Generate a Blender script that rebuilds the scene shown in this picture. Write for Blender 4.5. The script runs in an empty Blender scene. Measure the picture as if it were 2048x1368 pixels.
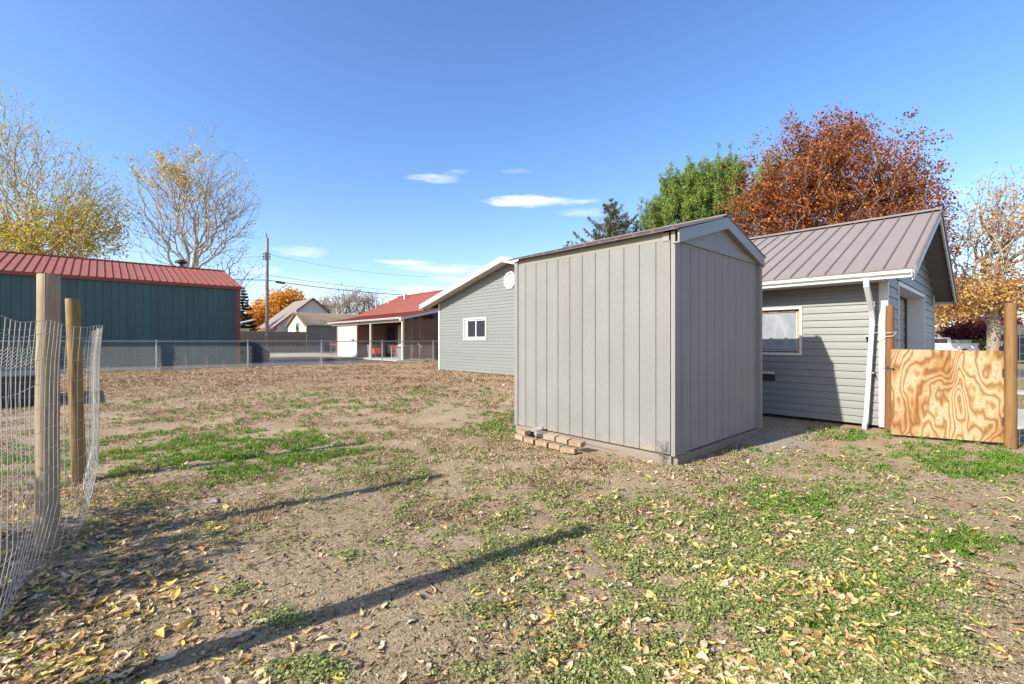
import bpy, math, random
import numpy as np
from mathutils import Vector, Matrix
R = math.radians
random.seed(7)
rng = np.random.default_rng(11)
sc = bpy.context.scene
COL = sc.collection
F, HZ, CH = 910.0, 682.0, 1.3          # focal length in px of the 2048 px photo, horizon row, camera height
TH = R(42.2)
ax = (-math.sin(TH), math.cos(TH)); bx_ = (math.cos(TH), math.sin(TH))
OX, OY = 1.70, 4.77                     # front corner of the shed
def W(a, b, z=0.0):
    return (OX + a*ax[0] + b*bx_[0], OY + a*ax[1] + b*bx_[1], z)
def G(px, py):                          # point on the ground seen at a pixel
    d = F*CH/(py-HZ); return ((px-1024)/F*d, d, 0.0)
def at(px, d, z=0.0): return ((px-1024)/F*d, d, z)

# ------------------------------------------------------------------ noise
_tab = np.random.default_rng(5).random((256, 256))
def vnoise(x, y):
    xi = np.floor(x).astype(int); yi = np.floor(y).astype(int)
    fx = x-xi; fy = y-yi; fx = fx*fx*(3-2*fx); fy = fy*fy*(3-2*fy)
    g = lambda i, j: _tab[(xi+i) & 255, (yi+j) & 255]
    return (g(0,0)*(1-fx)+g(1,0)*fx)*(1-fy)+(g(0,1)*(1-fx)+g(1,1)*fx)*fy
def fbm(x, y, s, o=4, seed=0):
    x = np.asarray(x)*s+seed*17.3; y = np.asarray(y)*s+seed*9.1
    v = 0; a = .5; t = 0
    for _ in range(o):
        v = v+a*vnoise(x, y); t += a; a *= .5; x = x*2.03+11.7; y = y*2.03+5.3
    return v/t
def gz(x, y):
    x = np.asarray(x, float); y = np.asarray(y, float)
    d = np.sqrt(x*x+y*y)
    k = np.clip(1.2-d/26.0, 0, 1)
    z = (fbm(x, y, .9, 3, 1)-.5)*.05*k + (fbm(x, y, 6, 3, 2)-.5)*.030*np.clip(1.3-d/9, 0, 1) + (fbm(x, y, 22, 2, 3)-.5)*.012*np.clip(1.2-d/5, 0, 1)
    return z-.004

# ------------------------------------------------------------------ objects
def props(o, label=None, cat=None, group=None, kind=None):
    if label: o['label'] = label
    if cat: o['category'] = cat
    if group: o['group'] = group
    if kind: o['kind'] = kind
    return o
def T(name, label, cat, loc=(0,0,0), rz=0.0, group=None):
    o = bpy.data.objects.new(name, None); COL.objects.link(o); o.empty_display_size = .2
    o.location = loc; o.rotation_euler = (0, 0, rz)
    return props(o, label, cat, group)
def link(name, me, mats, parent=None, smooth=False):
    o = bpy.data.objects.new(name, me); COL.objects.link(o)
    if not isinstance(mats, (list, tuple)): mats = [mats]
    for m in mats: me.materials.append(m)
    if parent: o.parent = parent
    if smooth:
        me.polygons.foreach_set('use_smooth', np.ones(len(me.polygons), bool))
    return o
def np_mesh(name, V, Fc, mi=None):
    """V (n,3), Fc list of (k,m) index arrays with the same m per array"""
    me = bpy.data.meshes.new(name)
    if not isinstance(Fc, list): Fc = [Fc]
    V = np.asarray(V, np.float32)
    me.vertices.add(len(V)); me.vertices.foreach_set('co', V.ravel())
    loops = np.concatenate([f.ravel() for f in Fc]).astype(np.int32)
    tot = np.concatenate([np.full(len(f), f.shape[1]) for f in Fc]).astype(np.int32)
    st = np.concatenate([[0], np.cumsum(tot)[:-1]]).astype(np.int32)
    me.loops.add(len(loops)); me.loops.foreach_set('vertex_index', loops)
    me.polygons.add(len(tot)); me.polygons.foreach_set('loop_start', st); me.polygons.foreach_set('loop_total', tot)
    if mi is not None: me.polygons.foreach_set('material_index', np.asarray(mi, np.int32))
    me.update(calc_edges=True)
    return me
class MB:
    def __init__(s, off=(0,0,0)): s.v = []; s.f = []; s.off = Vector(off)
    def vert(s, p): s.v.append(Vector(p)-s.off); return len(s.v)-1
    def face(s, pts): s.f.append([s.vert(p) for p in pts])
    def box(s, x0, x1, y0, y1, z0, z1, M=None):
        c = [Vector((x, y, z)) for z in (z0, z1) for y in (y0, y1) for x in (x0, x1)]
        if M is not None: c = [M @ p for p in c]
        i = len(s.v)
        for p in c: s.vert(p)
        for q in ((0,2,3,1),(4,5,7,6),(0,1,5,4),(2,6,7,3),(0,4,6,2),(1,3,7,5)): s.f.append([i+k for k in q])
    def hexa(s, b4, t4):
        i = len(s.v)
        for p in list(b4)+list(t4): s.vert(p)
        s.f += [[i+3,i+2,i+1,i],[i+4,i+5,i+6,i+7]]+[[i+k, i+(k+1)%4, i+4+(k+1)%4, i+4+k] for k in range(4)]
    def bar(s, p, q, w, h=None, up=(0,0,1)):
        h = h or w; p = Vector(p); q = Vector(q); d = (q-p).normalized(); up = Vector(up)
        if abs(d.dot(up)) > .98: up = Vector((1,0,0))
        a = d.cross(up).normalized()*w/2; b = a.cross(d).normalized()*h/2
        s.hexa([p-a-b, p+a-b, p+a+b, p-a+b], [q-a-b, q+a-b, q+a+b, q-a+b])
    def tube(s, pts, r, n=8, caps=True):
        pts = [Vector(p) for p in pts]; rs = r if isinstance(r, (list, tuple)) else [r]*len(pts)
        i0 = len(s.v); prev = None
        for k, p in enumerate(pts):
            d = (pts[min(k+1, len(pts)-1)]-pts[max(k-1, 0)]).normalized()
            u = prev-d*prev.dot(d) if prev is not None else d.orthogonal()
            u.normalize(); prev = u; w = d.cross(u)
            for j in range(n):
                t = 2*math.pi*j/n; s.vert(p+(u*math.cos(t)+w*math.sin(t))*rs[k])
        for k in range(len(pts)-1):
            for j in range(n):
                a = i0+k*n+j; b = i0+k*n+(j+1) % n; s.f.append([a, b, b+n, a+n])
        if caps:
            s.f.append([i0+j for j in range(n)][::-1]); e = i0+(len(pts)-1)*n; s.f.append([e+j for j in range(n)])
    def prism(s, poly, d):
        d = Vector(d); i = len(s.v); n = len(poly)
        for p in poly: s.vert(p)
        for p in poly: s.vert(Vector(p)+d)
        s.f.append([i+k for k in range(n)][::-1]); s.f.append([i+n+k for k in range(n)])
        for k in range(n): s.f.append([i+k, i+(k+1)%n, i+n+(k+1)%n, i+n+k])
    def build(s, name, mats, parent=None, smooth=False, bevel=0):
        me = bpy.data.meshes.new(name); me.from_pydata([tuple(v) for v in s.v], [], s.f)
        import bmesh
        bm = bmesh.new(); bm.from_mesh(me); bmesh.ops.recalc_face_normals(bm, faces=bm.faces); bm.to_mesh(me); bm.free()
        o = link(name, me, mats, parent)
        if smooth:
            for p in me.polygons: p.use_smooth = True
            try: me.set_sharp_from_angle(angle=R(40))
            except Exception: pass
        if bevel:
            m = o.modifiers.new('bevel', 'BEVEL'); m.width = bevel; m.segments = 2; m.limit_method = 'ANGLE'
        return o

# ------------------------------------------------------------------ materials
class N:
    def __init__(s, name):
        s.m = bpy.data.materials.new(name); s.m.use_nodes = True; s.t = s.m.node_tree; s.n = s.t.nodes; s.l = s.t.links
        s.b = s.n['Principled BSDF']; s.out = s.n['Material Output']; s.tc = s.n.new('ShaderNodeTexCoord')
    def co(s, scale=(1,1,1), src='Object'):
        mp = s.n.new('ShaderNodeMapping'); mp.inputs['Scale'].default_value = scale
        s.l.new(s.tc.outputs[src], mp.inputs['Vector']); return mp.outputs[0]
    def noise(s, scale, detail=4, rough=.6, co=None, dist=0, out='Fac'):
        n = s.n.new('ShaderNodeTexNoise'); n.inputs['Scale'].default_value = scale; n.inputs['Detail'].default_value = detail
        n.inputs['Roughness'].default_value = rough; n.inputs['Distortion'].default_value = dist
        s.l.new(co if co is not None else s.co(), n.inputs['Vector']); return n.outputs[out]
    def ramp(s, fac, stops):
        r = s.n.new('ShaderNodeValToRGB'); e = r.color_ramp.elements
        while len(e) > 1: e.remove(e[-1])
        for i, (p, c) in enumerate(stops):
            el = e[0] if i == 0 else e.new(p)
            el.position = p; el.color = (*c, 1) if not isinstance(c, (int, float)) else (c, c, c, 1)
        s.l.new(fac, r.inputs[0]); return r.outputs[0]
    def mix(s, fac, a, b, mode='MIX'):
        m = s.n.new('ShaderNodeMix'); m.data_type = 'RGBA'; m.blend_type = mode
        def put(sock, v):
            if isinstance(v, (int, float)): sock.default_value = v if sock.type == 'VALUE' else (v, v, v, 1)
            elif isinstance(v, tuple): sock.default_value = (*v, 1)
            else: s.l.new(v, sock)
        put(m.inputs[0], fac); put(m.inputs[6], a); put(m.inputs[7], b); return m.outputs[2]
    def math(s, op, a, b=0.0, c=0.0, clamp=False):
        m = s.n.new('ShaderNodeMath'); m.operation = op; m.use_clamp = clamp
        for i, v in enumerate((a, b, c)):
            if isinstance(v, (int, float)): m.inputs[i].default_value = v
            else: s.l.new(v, m.inputs[i])
        return m.outputs[0]
    def col(s, c):
        if isinstance(c, tuple): s.b.inputs['Base Color'].default_value = (*c, 1)
        else: s.l.new(c, s.b.inputs['Base Color'])
        return s
    def rough(s, v, metal=0, spec=None):
        if isinstance(v, (int, float)): s.b.inputs['Roughness'].default_value = v
        else: s.l.new(v, s.b.inputs['Roughness'])
        s.b.inputs['Metallic'].default_value = metal
        if spec is not None: s.b.inputs['Specular IOR Level'].default_value = spec
        return s
    def bump(s, h, strength=.3, dist=.01):
        b = s.n.new('ShaderNodeBump'); b.inputs['Strength'].default_value = strength; b.inputs['Distance'].default_value = dist
        s.l.new(h, b.inputs['Height']); s.l.new(b.outputs[0], s.b.inputs['Normal']); return s
def paint(name, c, rough=.55, var=.12, vs=1.6, bs=60, bump=.15, stretch=(1,1,1), dirt=None, metal=0, spec=None):
    n = N(name); a = tuple(x*(1-var) for x in c); b = tuple(min(1, x*(1+var)) for x in c)
    co = n.co(stretch)
    f = n.noise(vs, 5, .65, co)
    cc = n.ramp(f, [(.3, a), (.7, b)])
    fine = n.noise(bs, 3, .6, co)
    cc = n.mix(.16, cc, n.ramp(fine, [(.3, .6), (.7, 1.0)]), 'MULTIPLY')
    if dirt:
        m = n.ramp(n.noise(dirt[1], 6, .7, co), [(dirt[2], 0.0), (min(1, dirt[2]+.15), 1.0)])
        cc = n.mix(m, cc, dirt[0])
    n.col(cc).rough(rough, metal, spec)
    n.bump(fine, bump, .004)
    return n.m
def wood(name, c1, c2, rough=.75, along='z', fscale=14, knots=True, bump=.5, dark=(.12,.06,.03)):
    n = N(name); st = {'z': (1,1,.05), 'x': (.05,1,1), 'y': (1,.05,1)}[along]
    f = n.noise(fscale, 6, .65, n.co(st), .3)
    cc = n.ramp(f, [(.25, c1), (.6, c2), (.8, tuple(x*.75 for x in c2))])
    cr = n.noise(fscale*2.3, 3, .5, n.co(tuple(x*.7 for x in st)))
    cc = n.mix(n.ramp(cr, [(.56, 0.0), (.66, .7)]), cc, dark)
    if knots:
        v = n.n.new('ShaderNodeTexVoronoi'); v.inputs['Scale'].default_value = 7
        n.l.new(n.co((1,1,.6)), v.inputs['Vector'])
        cc = n.mix(n.ramp(v.outputs[0], [(.0, .8), (.07, .35), (.13, 0.0)]), cc, tuple(x*.5 for x in c2))
    n.col(cc).rough(rough); n.bump(f, bump, .006); return n.m
def leafmat(name, stops, trans=.35, rough=.7):
    n = N(name); g = n.n.new('ShaderNodeNewGeometry')
    cc = n.ramp(g.outputs['Random Per Island'], stops)
    n.col(cc).rough(rough, 0, .25)
    tr = n.n.new('ShaderNodeBsdfTranslucent'); n.l.new(cc, tr.inputs[0])
    mx = n.n.new('ShaderNodeMixShader'); mx.inputs[0].default_value = trans
    n.l.new(n.b.outputs[0], mx.inputs[1]); n.l.new(tr.outputs[0], mx.inputs[2]); n.l.new(mx.outputs[0], n.out.inputs[0])
    return n.m

m_shed = None
def shed_mat(name, c, stretch):
    n = N(name)
    f = n.noise(2.0, 5, .6); tex = n.noise(40, 4, .7, n.co(stretch))
    cc = n.ramp(f, [(.3, tuple(x*.93 for x in c)), (.7, tuple(x*1.05 for x in c))])
    cc = n.mix(.35, cc, n.ramp(tex, [(.3, .72), (.65, 1.0)]), 'MULTIPLY')
    sx3 = n.n.new('ShaderNodeSeparateXYZ'); n.l.new(n.tc.outputs['Object'], sx3.inputs[0])
    sp_ = n.math('SUBTRACT', n.noise(11, 6, .75), n.math('MULTIPLY', sx3.outputs[2], 1.1))
    cc = n.mix(n.ramp(sp_, [(.30, 0.0), (.46, .65)]), cc, (.30,.23,.16))
    cc = n.mix(n.ramp(n.noise(5.5, 8, .8, n.co((1,1,.5))), [(.70, 0.0), (.74, .55)]), cc, (.48,.46,.42))
    cc = n.mix(n.ramp(n.noise(2.6, 5, .6, n.co((3,3,.12))), [(.45, 0.0), (.75, .22)]), cc, (.14,.12,.10))
    n.col(cc).rough(.6, 0, .3); n.bump(tex, .45, .004); return n.m
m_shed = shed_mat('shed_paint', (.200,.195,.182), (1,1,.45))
m_shed_old = shed_mat('shed_weathered_lifted_paint', (.265,.242,.225), (2.2,2.2,.05))  # weathered gable paint, base colour lightened to offset the gable's shade
m_shed_trim = paint('shed_trim_paint', (.21,.195,.176), .5, .06)
m_fascia = paint('shed_fascia_metal', (.225,.205,.185), .38, .05, bump=.04)
m_frieze = paint('frieze_paint', (.20,.185,.15), .6, .1)
m_skid = wood('painted_skid_wood', (.15,.115,.09), (.22,.18,.145), along='y', knots=False)
m_brown_roof = paint('brown_metal_roof', (.235,.195,.165), .5, .07, 1.2, 25, .05, dirt=((.36,.31,.28), 3, .68))
m_shed_roof = paint('shed_roof_metal', (.15,.115,.10), .45, .08, 1.2, 25, .05)
m_brown_seam = paint('brown_roof_rib', (.17,.125,.11), .45, .06)
m_red_roof = paint('red_metal_roof', (.33,.11,.07), .6, .10, 1.4, 20, .05, spec=.2)
m_red_rib = paint('red_roof_rib', (.25,.055,.045), .45, .05)
m_red_trim = paint('red_trim', (.26,.045,.035), .5, .05)
m_green = paint('green_metal_wall', (.048,.098,.086), .5, .22, 2.2, 20, .05, stretch=(1,1,.06))
m_sid = paint('sage_vinyl_siding', (.172,.176,.162), .5, .05, .9, 30, .05, (.25,.25,2))
m_sid2 = paint('blue_grey_vinyl_siding', (.172,.182,.170), .5, .05, .9, 30, .05, (.25,.25,2))
m_white = paint('white_trim', (.52,.52,.50), .45, .04)
m_white_d = paint('dusty_white_trim', (.48,.47,.44), .5, .07, dirt=((.42,.38,.32), 9, .66))
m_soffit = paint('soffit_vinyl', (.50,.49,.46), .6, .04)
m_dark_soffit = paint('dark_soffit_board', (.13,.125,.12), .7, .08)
m_galv = paint('galvanised_steel', (.30,.31,.31), .5, .12, 8, 60, .05, metal=.4)
m_wire = paint('galvanised_wire', (.42,.42,.41), .38, .15, 12, 60, .02, metal=.5)
m_black = paint('black_hardware', (.03,.03,.032), .5, .2)
m_dark = paint('dark_interior', (.02,.02,.02), .9, .2)
m_conc = paint('concrete', (.40,.375,.33), .95, .10, 1.5, 45, .3, dirt=((.35,.32,.28), 2.5, .6))
m_gravel = paint('gravel_lane', (.36,.29,.205), 1.0, .18, .8, 30, .6, spec=.05)
m_asph = paint('lane_surface', (.10,.095,.09), 1.0, .15, 1.2, 60, .6, spec=.03)
m_peeled = wood('pale_peeled_log', (.22,.15,.085), (.35,.26,.155), fscale=45, bump=.5, dark=(.20,.12,.08))
m_weath = wood('treated_post_wood', (.19,.105,.024), (.28,.175,.05), fscale=55, bump=.5)
m_orange = wood('oiled_post_wood', (.135,.062,.014), (.20,.105,.032), fscale=40, bump=.35, dark=(.10,.04,.01))
m_orange2 = wood('stained_post_wood', (.12,.040,.009), (.18,.075,.022), fscale=40, bump=.5, dark=(.14,.06,.03))
m_rawwood = wood('raw_window_wood', (.28,.14,.055), (.42,.26,.12), along='z', knots=False)
m_fence_wood = wood('old_fence_boards', (.20,.125,.075), (.33,.22,.135), fscale=9, knots=False)
m_pole = wood('utility_pole_wood', (.22,.16,.11), (.34,.26,.19), fscale=6, knots=False)
m_cream = paint('cream_paint', (.56,.50,.40), .7, .07, dirt=((.40,.34,.26), 3, .64))
m_offwhite = paint('off_white_siding', (.62,.61,.56), .7, .05, 1, 30, .1)
m_tanwall = paint('tan_board_wall', (.27,.205,.15), .8, .08, 2, 30, .2, (3,3,.3))
m_shingle = paint('old_shingles', (.26,.18,.12), .9, .25, 1.0, 12, .5, (.4,.4,3))
m_grey_roof = paint('grey_brown_roof', (.22,.185,.17), .85, .06, spec=.1)
m_brick = paint('tan_brick', (.29,.195,.115), .85, .18, 14, 90, .5, dirt=((.42,.35,.25), 30, .58))
m_brick2 = paint('pale_brick', (.31,.25,.18), .85, .15, 14, 90, .5, dirt=((.25,.18,.11), 30, .6))
m_gbrick = paint('grey_brick', (.23,.21,.185), .85, .2, 20, 90, .6, dirt=((.12,.12,.12), 40, .62))
m_truck = paint('truck_white_paint', (.80,.80,.80), .22, .02, bump=0)
m_tyre = paint('tyre_rubber', (.025,.025,.025), .85, .1)
m_glassd = N('dark_window_glass').col((.03,.035,.04)).rough(.06, 0, .9).m
m_taillight = N('tail_light_plastic').col((.5,.02,.02)).rough(.2).m
m_brownwall = paint('brown_porch_wall', (.10,.065,.045), .85, .15, 2, 30, .2, (3,3,.3))
m_plastic_red = paint('red_plastic', (.55,.05,.03), .4, .05)
m_plastic_grey = paint('grey_plastic', (.16,.18,.20), .5, .05)
m_tank = paint('dark_stock_tank', (.045,.045,.05), .55, .2, 3, 40, .2, dirt=((.12,.10,.08), 4, .62))
m_tarp = paint('black_tarp', (.016,.016,.017), .9, .2, 3, 12, .6)
m_lattice = wood('lattice_wood', (.15,.08,.045), (.22,.13,.075), along='x', knots=False)
m_doorpan = paint('garage_door_paint', (.34,.30,.27), .5, .05)
m_cable = paint('black_cable', (.05,.05,.05), .6, .1)
m_blackcar = paint('dark_blue_paint', (.015,.02,.035), .25, .05, bump=0)
m_bark_pale = paint('pale_bark', (.40,.35,.27), .85, .3, 3, 20, .5)
m_bark_grey = paint('grey_bark', (.22,.18,.15), .9, .25, 3, 20, .5)
m_twig = paint('twig_bark', (.27,.225,.175), .9, .25, 3, 20, .2)
m_bark_mottled = paint('mottled_bark', (.25,.20,.14), .85, .2, 4, 20, .6, dirt=((.10,.08,.06), 3.0, .58))
m_bark_dark = paint('dark_bark', (.09,.07,.055), .9, .2, 4, 20, .5)

# garage window glass: hazy film with sky reflection painted into its colour
n = N('hazy_reflection_glass')
f = n.noise(3.0, 6, .7, n.co((1,1,.5)), 1.2)
n.col(n.ramp(f, [(.3, (.16,.175,.19)), (.7, (.30,.32,.335))])).rough(.16, 0, .7); m_haze_glass = n.m
# plywood with wild rotary-cut figure
n = N('plywood_figure')
base = n.noise(2.1, 1.3, .45, n.co((1.1,1,.55)), .8)
warp = n.noise(5.5, 2, .5, n.co((1,1,.45)))
fld = n.math('ADD', n.math('MULTIPLY', base, 12.5), n.math('MULTIPLY', n.noise(7.0, 2, .5, n.co((1,1,.35))), 3.4))
s1 = n.math('PINGPONG', fld, .5)
ring = n.ramp(n.math('MULTIPLY', s1, 2.0), [(0, (.19,.10,.038)), (.12, (.26,.14,.05)), (.30, (.31,.18,.066)), (.46, (.36,.235,.105)), (.64, (.41,.295,.155)), (.85, (.46,.36,.225)), (1, (.34,.21,.09))])
fine = n.ramp(n.noise(30, 4, .7, n.co((1,1,.06))), [(.3, .80), (.7, 1.0)])
big = n.ramp(n.noise(2.3, 3, .55, n.co((1,1,.35))), [(.40, (.72,.50,.30)), (.54, (1,1,1))])
cc = n.mix(1.0, n.mix(.6, ring, fine, 'MULTIPLY'), big, 'MULTIPLY')
n.col(cc).rough(.55, 0, .35); n.bump(s1, .1, .003); m_ply = n.m

# ground
n = N('yard_ground')
at_ = n.n.new('ShaderNodeAttribute'); at_.attribute_name = 'cover'
sep = n.n.new('ShaderNodeSeparateColor'); n.l.new(at_.outputs['Color'], sep.inputs[0])
n1 = n.noise(1.3, 6, .65); n2 = n.noise(38, 5, .75); n3 = n.noise(160, 3, .7)
dirt = n.ramp(n1, [(.3, (.34,.245,.148)), (.5, (.44,.325,.20)), (.72, (.54,.41,.265))])
dirt = n.mix(.75, dirt, n.ramp(n2, [(.35, .32), (.46, .9), (.62, 1.25)]), 'MULTIPLY')
dirt = n.mix(.5, dirt, n.ramp(n3, [(.3, .6), (.65, 1.15)]), 'MULTIPLY')
dry = n.ramp(n.noise(9, 6, .75), [(.34, (.17,.115,.07)), (.5, (.34,.24,.15)), (.66, (.50,.37,.24))])
grn = n.ramp(n.noise(14, 6, .75), [(.3, (.09,.10,.035)), (.55, (.19,.18,.075)), (.75, (.36,.28,.16))])
grv = n.ramp(n.noise(70, 4, .8), [(.3, (.16,.135,.11)), (.5, (.36,.31,.26)), (.7, (.50,.45,.39))])
def edge(sock, k=.35):
    nn = n.noise(6, 5, .7)
    return n.ramp(n.math('ADD', sock, n.math('MULTIPLY', n.math('SUBTRACT', nn, .5), k)), [(.25, 0.0), (.75, 1.0)])
cc = n.mix(edge(sep.outputs[0]), dirt, dry); cc = n.mix(edge(sep.outputs[1]), cc, grn); cc = n.mix(edge(sep.outputs[2]), cc, grv)
n.col(cc).rough(.95, 0, .1)
h = n.math('ADD', n2, n.math('MULTIPLY', n3, .6)); n.bump(h, .9, .028)
m_ground = n.m
m_gravelbits = leafmat('pebble_stone', [(0, (.22,.15,.09)), (.4, (.36,.255,.16)), (.92, (.46,.35,.235)), (1, (.56,.48,.38))], 0.0, .9)

# ------------------------------------------------------------------ camera, light, sky
cam = bpy.data.cameras.new('camera'); co = bpy.data.objects.new('camera', cam); COL.objects.link(co)
cam.sensor_width = 36; cam.lens = F/2048*36; cam.clip_end = 3000; cam.clip_start = .05
cam.shift_y = -(684-HZ)/2048 * 1.0
co.location = (0, 0, CH); co.rotation_euler = (R(90), 0, 0); sc.camera = co
SUN_EL = R(32.6); sx, sy = -.826, -.564
sun = bpy.data.lights.new('sun', 'SUN'); sun.energy = 4.5; sun.angle = R(.55); sun.color = (1, .95, .84)
so = bpy.data.objects.new('sun', sun); COL.objects.link(so)
d = Vector((sx*math.cos(SUN_EL), sy*math.cos(SUN_EL), math.sin(SUN_EL)))
so.rotation_euler = d.to_track_quat('Z', 'Y').to_euler(); so.location = d*40
w = bpy.data.worlds.new('World'); sc.world = w; w.use_nodes = True
nt = w.node_tree; wn = nt.nodes; wl = nt.links; bg = wn['Background']
sky = wn.new('ShaderNodeTexSky'); sky.sky_type = 'NISHITA'; sky.sun_disc = False
sky.sun_elevation = SUN_EL; sky.sun_rotation = math.atan2(sx, sy); sky.air_density = 1.0; sky.dust_density = .8; sky.ozone_density = 2.2
hs = wn.new('ShaderNodeHueSaturation'); hs.inputs['Saturation'].default_value = 1.17; hs.inputs['Value'].default_value = 1.0
tn = wn.new('ShaderNodeMix'); tn.data_type = 'RGBA'; tn.blend_type = 'MULTIPLY'; tn.inputs[0].default_value = 1; tn.inputs[7].default_value = (1.03, 1.0, 1.07, 1)
wl.new(sky.outputs[0], tn.inputs[6]); wl.new(tn.outputs[2], hs.inputs['Color'])
tc = wn.new('ShaderNodeTexCoord'); sp = wn.new('ShaderNodeSeparateXYZ'); wl.new(tc.outputs['Generated'], sp.inputs[0])
def wm(op, a, b=0.0, clamp=False):
    m = wn.new('ShaderNodeMath'); m.operation = op; m.use_clamp = clamp
    for i, v in enumerate((a, b)):
        if isinstance(v, (int, float)): m.inputs[i].default_value = v
        else: wl.new(v, m.inputs[i])
    return m.outputs[0]
az = wm('ARCTAN2', sp.outputs[0], sp.outputs[1]); el = wm('ARCSINE', sp.outputs[2])
def wnoise(scale, st):
    mp = wn.new('ShaderNodeMapping'); mp.inputs['Scale'].default_value = st; wl.new(tc.outputs['Generated'], mp.inputs[0])
    nn = wn.new('ShaderNodeTexNoise'); nn.inputs['Scale'].default_value = scale; nn.inputs['Detail'].default_value = 6; nn.inputs['Roughness'].default_value = .6
    wl.new(mp.outputs[0], nn.inputs['Vector']); return nn.outputs['Fac']
nz = wnoise(9, (1,1,5)); nz2 = wnoise(30, (1,1,4))
azd = wm('ADD', az, wm('MULTIPLY', wm('SUBTRACT', nz2, .5), .08)); eld = wm('ADD', el, wm('MULTIPLY', wm('SUBTRACT', nz, .5), .03))
tot = None
for (px, py, rx, ry, s) in [(868,357,62,9,.55),(912,347,26,7,.35),(1055,403,96,14,1.15),(1150,405,62,8,.6),(1165,424,62,8,.4),(812,524,66,8,.8),(880,539,110,11,.7),
                            (600,504,64,11,.5),(510,538,70,12,.5),(855,581,80,13,.85),(905,560,60,9,.5),(600,572,130,26,.35),(1905,388,60,20,.35),(1035,342,34,6,.25),(700,600,200,22,.35),(1990,340,50,8,.15)]:
    u0 = math.atan2((px-1024)/F, 1); k = math.hypot(1, (px-1024)/F); v0 = math.atan2((HZ-py)/F, k)
    ru = rx/F/(k*k); rv = ry/F/k
    e = wm('ADD', wm('POWER', wm('ABSOLUTE', wm('DIVIDE', wm('SUBTRACT', azd, u0), ru)), 2.0), wm('POWER', wm('ABSOLUTE', wm('DIVIDE', wm('SUBTRACT', eld, v0), rv)), 2.0))
    e = wm('MULTIPLY', wm('SUBTRACT', 1.0, e, True), s)
    tot = e if tot is None else wm('MAXIMUM', tot, e)
cm = wm('MULTIPLY', wm('MULTIPLY', wm('POWER', wm('MINIMUM', tot, 1.0), 1.3), wm('MULTIPLY', nz2, 1.7)), .85, True)
veil = wn.new('ShaderNodeMix'); veil.data_type = 'RGBA'; wl.new(cm, veil.inputs[0]); wl.new(hs.outputs[0], veil.inputs[6]); veil.inputs[7].default_value = (6.0, 5.8, 6.3, 1)
wl.new(veil.outputs[2], bg.inputs['Color']); bg.inputs['Strength'].default_value = .128
sc.view_settings.view_transform = 'Standard'; sc.view_settings.look = 'None'; sc.view_settings.exposure = 1.0; sc.view_settings.gamma = 1
sc.cycles.max_bounces = 8; sc.cycles.transparent_max_bounces = 12
sc.cycles.use_denoising = True

# ------------------------------------------------------------------ ground cover maps
def gauss(px, py, L):
    v = 0
    for (cx, cy, rx, ry, a) in L: v = v+a*np.exp(-((px-cx)/rx)**2-((py-cy)/ry)**2)
    return v
def grid_ab(x, y):
    dx = x-OX; dy = y-OY
    return dx*ax[0]+dy*ax[1], dx*bx_[0]+dy*bx_[1]
def occupied(x, y):
    a, b = grid_ab(x, y)
    o = (a > -.02) & (a < 2.5) & (b > -.03) & (b < 2.4)
    o |= (a > -1.13) & (a < 5.1) & (b > 4.08) & (b < 10)
    o |= (a > 5.1) & (a < 15.0) & (b > 6.83) & (b < 16)
    o |= (a < -1.1) & (b > 5.5) & (b < 8.35)
    o |= (b > 12.3) & (b < 13.2) & (a < 4)
    return o
def covers(x, y):
    yy = np.maximum(y, 1.0); px = 1024+F*x/yy; py = HZ+F*CH/yy
    a, b = grid_ab(x, y)
    p1 = fbm(x, y, 2.2, 4, 4); p2 = fbm(x, y, 7, 3, 5); patch = p1*.55+p2*.45
    grass = gauss(px, py, [(490,893,170,28,1.6),(420,928,190,34,.8),(650,905,90,28,.45),(60,925,90,30,.5),(1930,925,210,38,.48),(2030,915,80,26,.3),(1700,868,80,14,.6),(1910,1085,70,26,.5),(1560,1010,120,30,.35),(1700,1230,120,80,.25),(980,850,80,26,.4),(620,805,330,26,.42),(900,785,160,16,.35),(330,850,200,20,.25)])
    grass = np.clip(grass*1.4*np.clip((patch-.44)*7, 0, 1)+grass*.15, 0, 1)
    weed = gauss(px, py, [(820,945,230,52,.65),(1010,1000,220,60,.55),(975,848,70,26,.9),(1450,1130,300,150,.95),(1620,955,200,50,.6),(1740,1210,180,120,.75),(1600,1330,300,90,1.0),(1250,1330,200,60,.55),(1180,1050,140,70,.4),(870,1085,150,34,.4),(330,1010,200,60,.35),(1950,1000,120,50,.35)])
    weed = np.clip(weed*1.5*np.clip((patch*.62+fbm(x, y, 16, 2, 21)*.38-.44)*8, 0, 1), 0, 1)*(1-gauss(px, py, [(2030,1230,170,190,1.0),(1560,890,160,26,.6)]))
    weed = np.maximum(weed, gauss(px, py, [(560,1240,40,12,1),(480,1180,30,9,.7),(700,1110,25,8,.8),(620,1345,60,14,.8),(980,1225,50,14,.5)]))
    dry = np.clip((820-py)/70, 0, 1)*.95+.30*np.clip((900-py)/60, 0, 1)*np.clip((p1-.42)*5, 0, 1)
    dry = dry*(a < 22.7)*(b < 12)
    dry = np.maximum(dry, (.30+.35*(py < 900))*np.clip((p1-.42)*7, 0, 1)*(py < 1050))
    dry = np.clip(dry, 0, 1)*np.where(px > 1500, .15, 1)
    rr = np.hypot(a+.9, b-1.4)
    grav = gauss(px, py, [(1540,880,110,26,.8),(1450,925,150,24,.6)])
    return grass, weed, dry, grav, px, py
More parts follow.
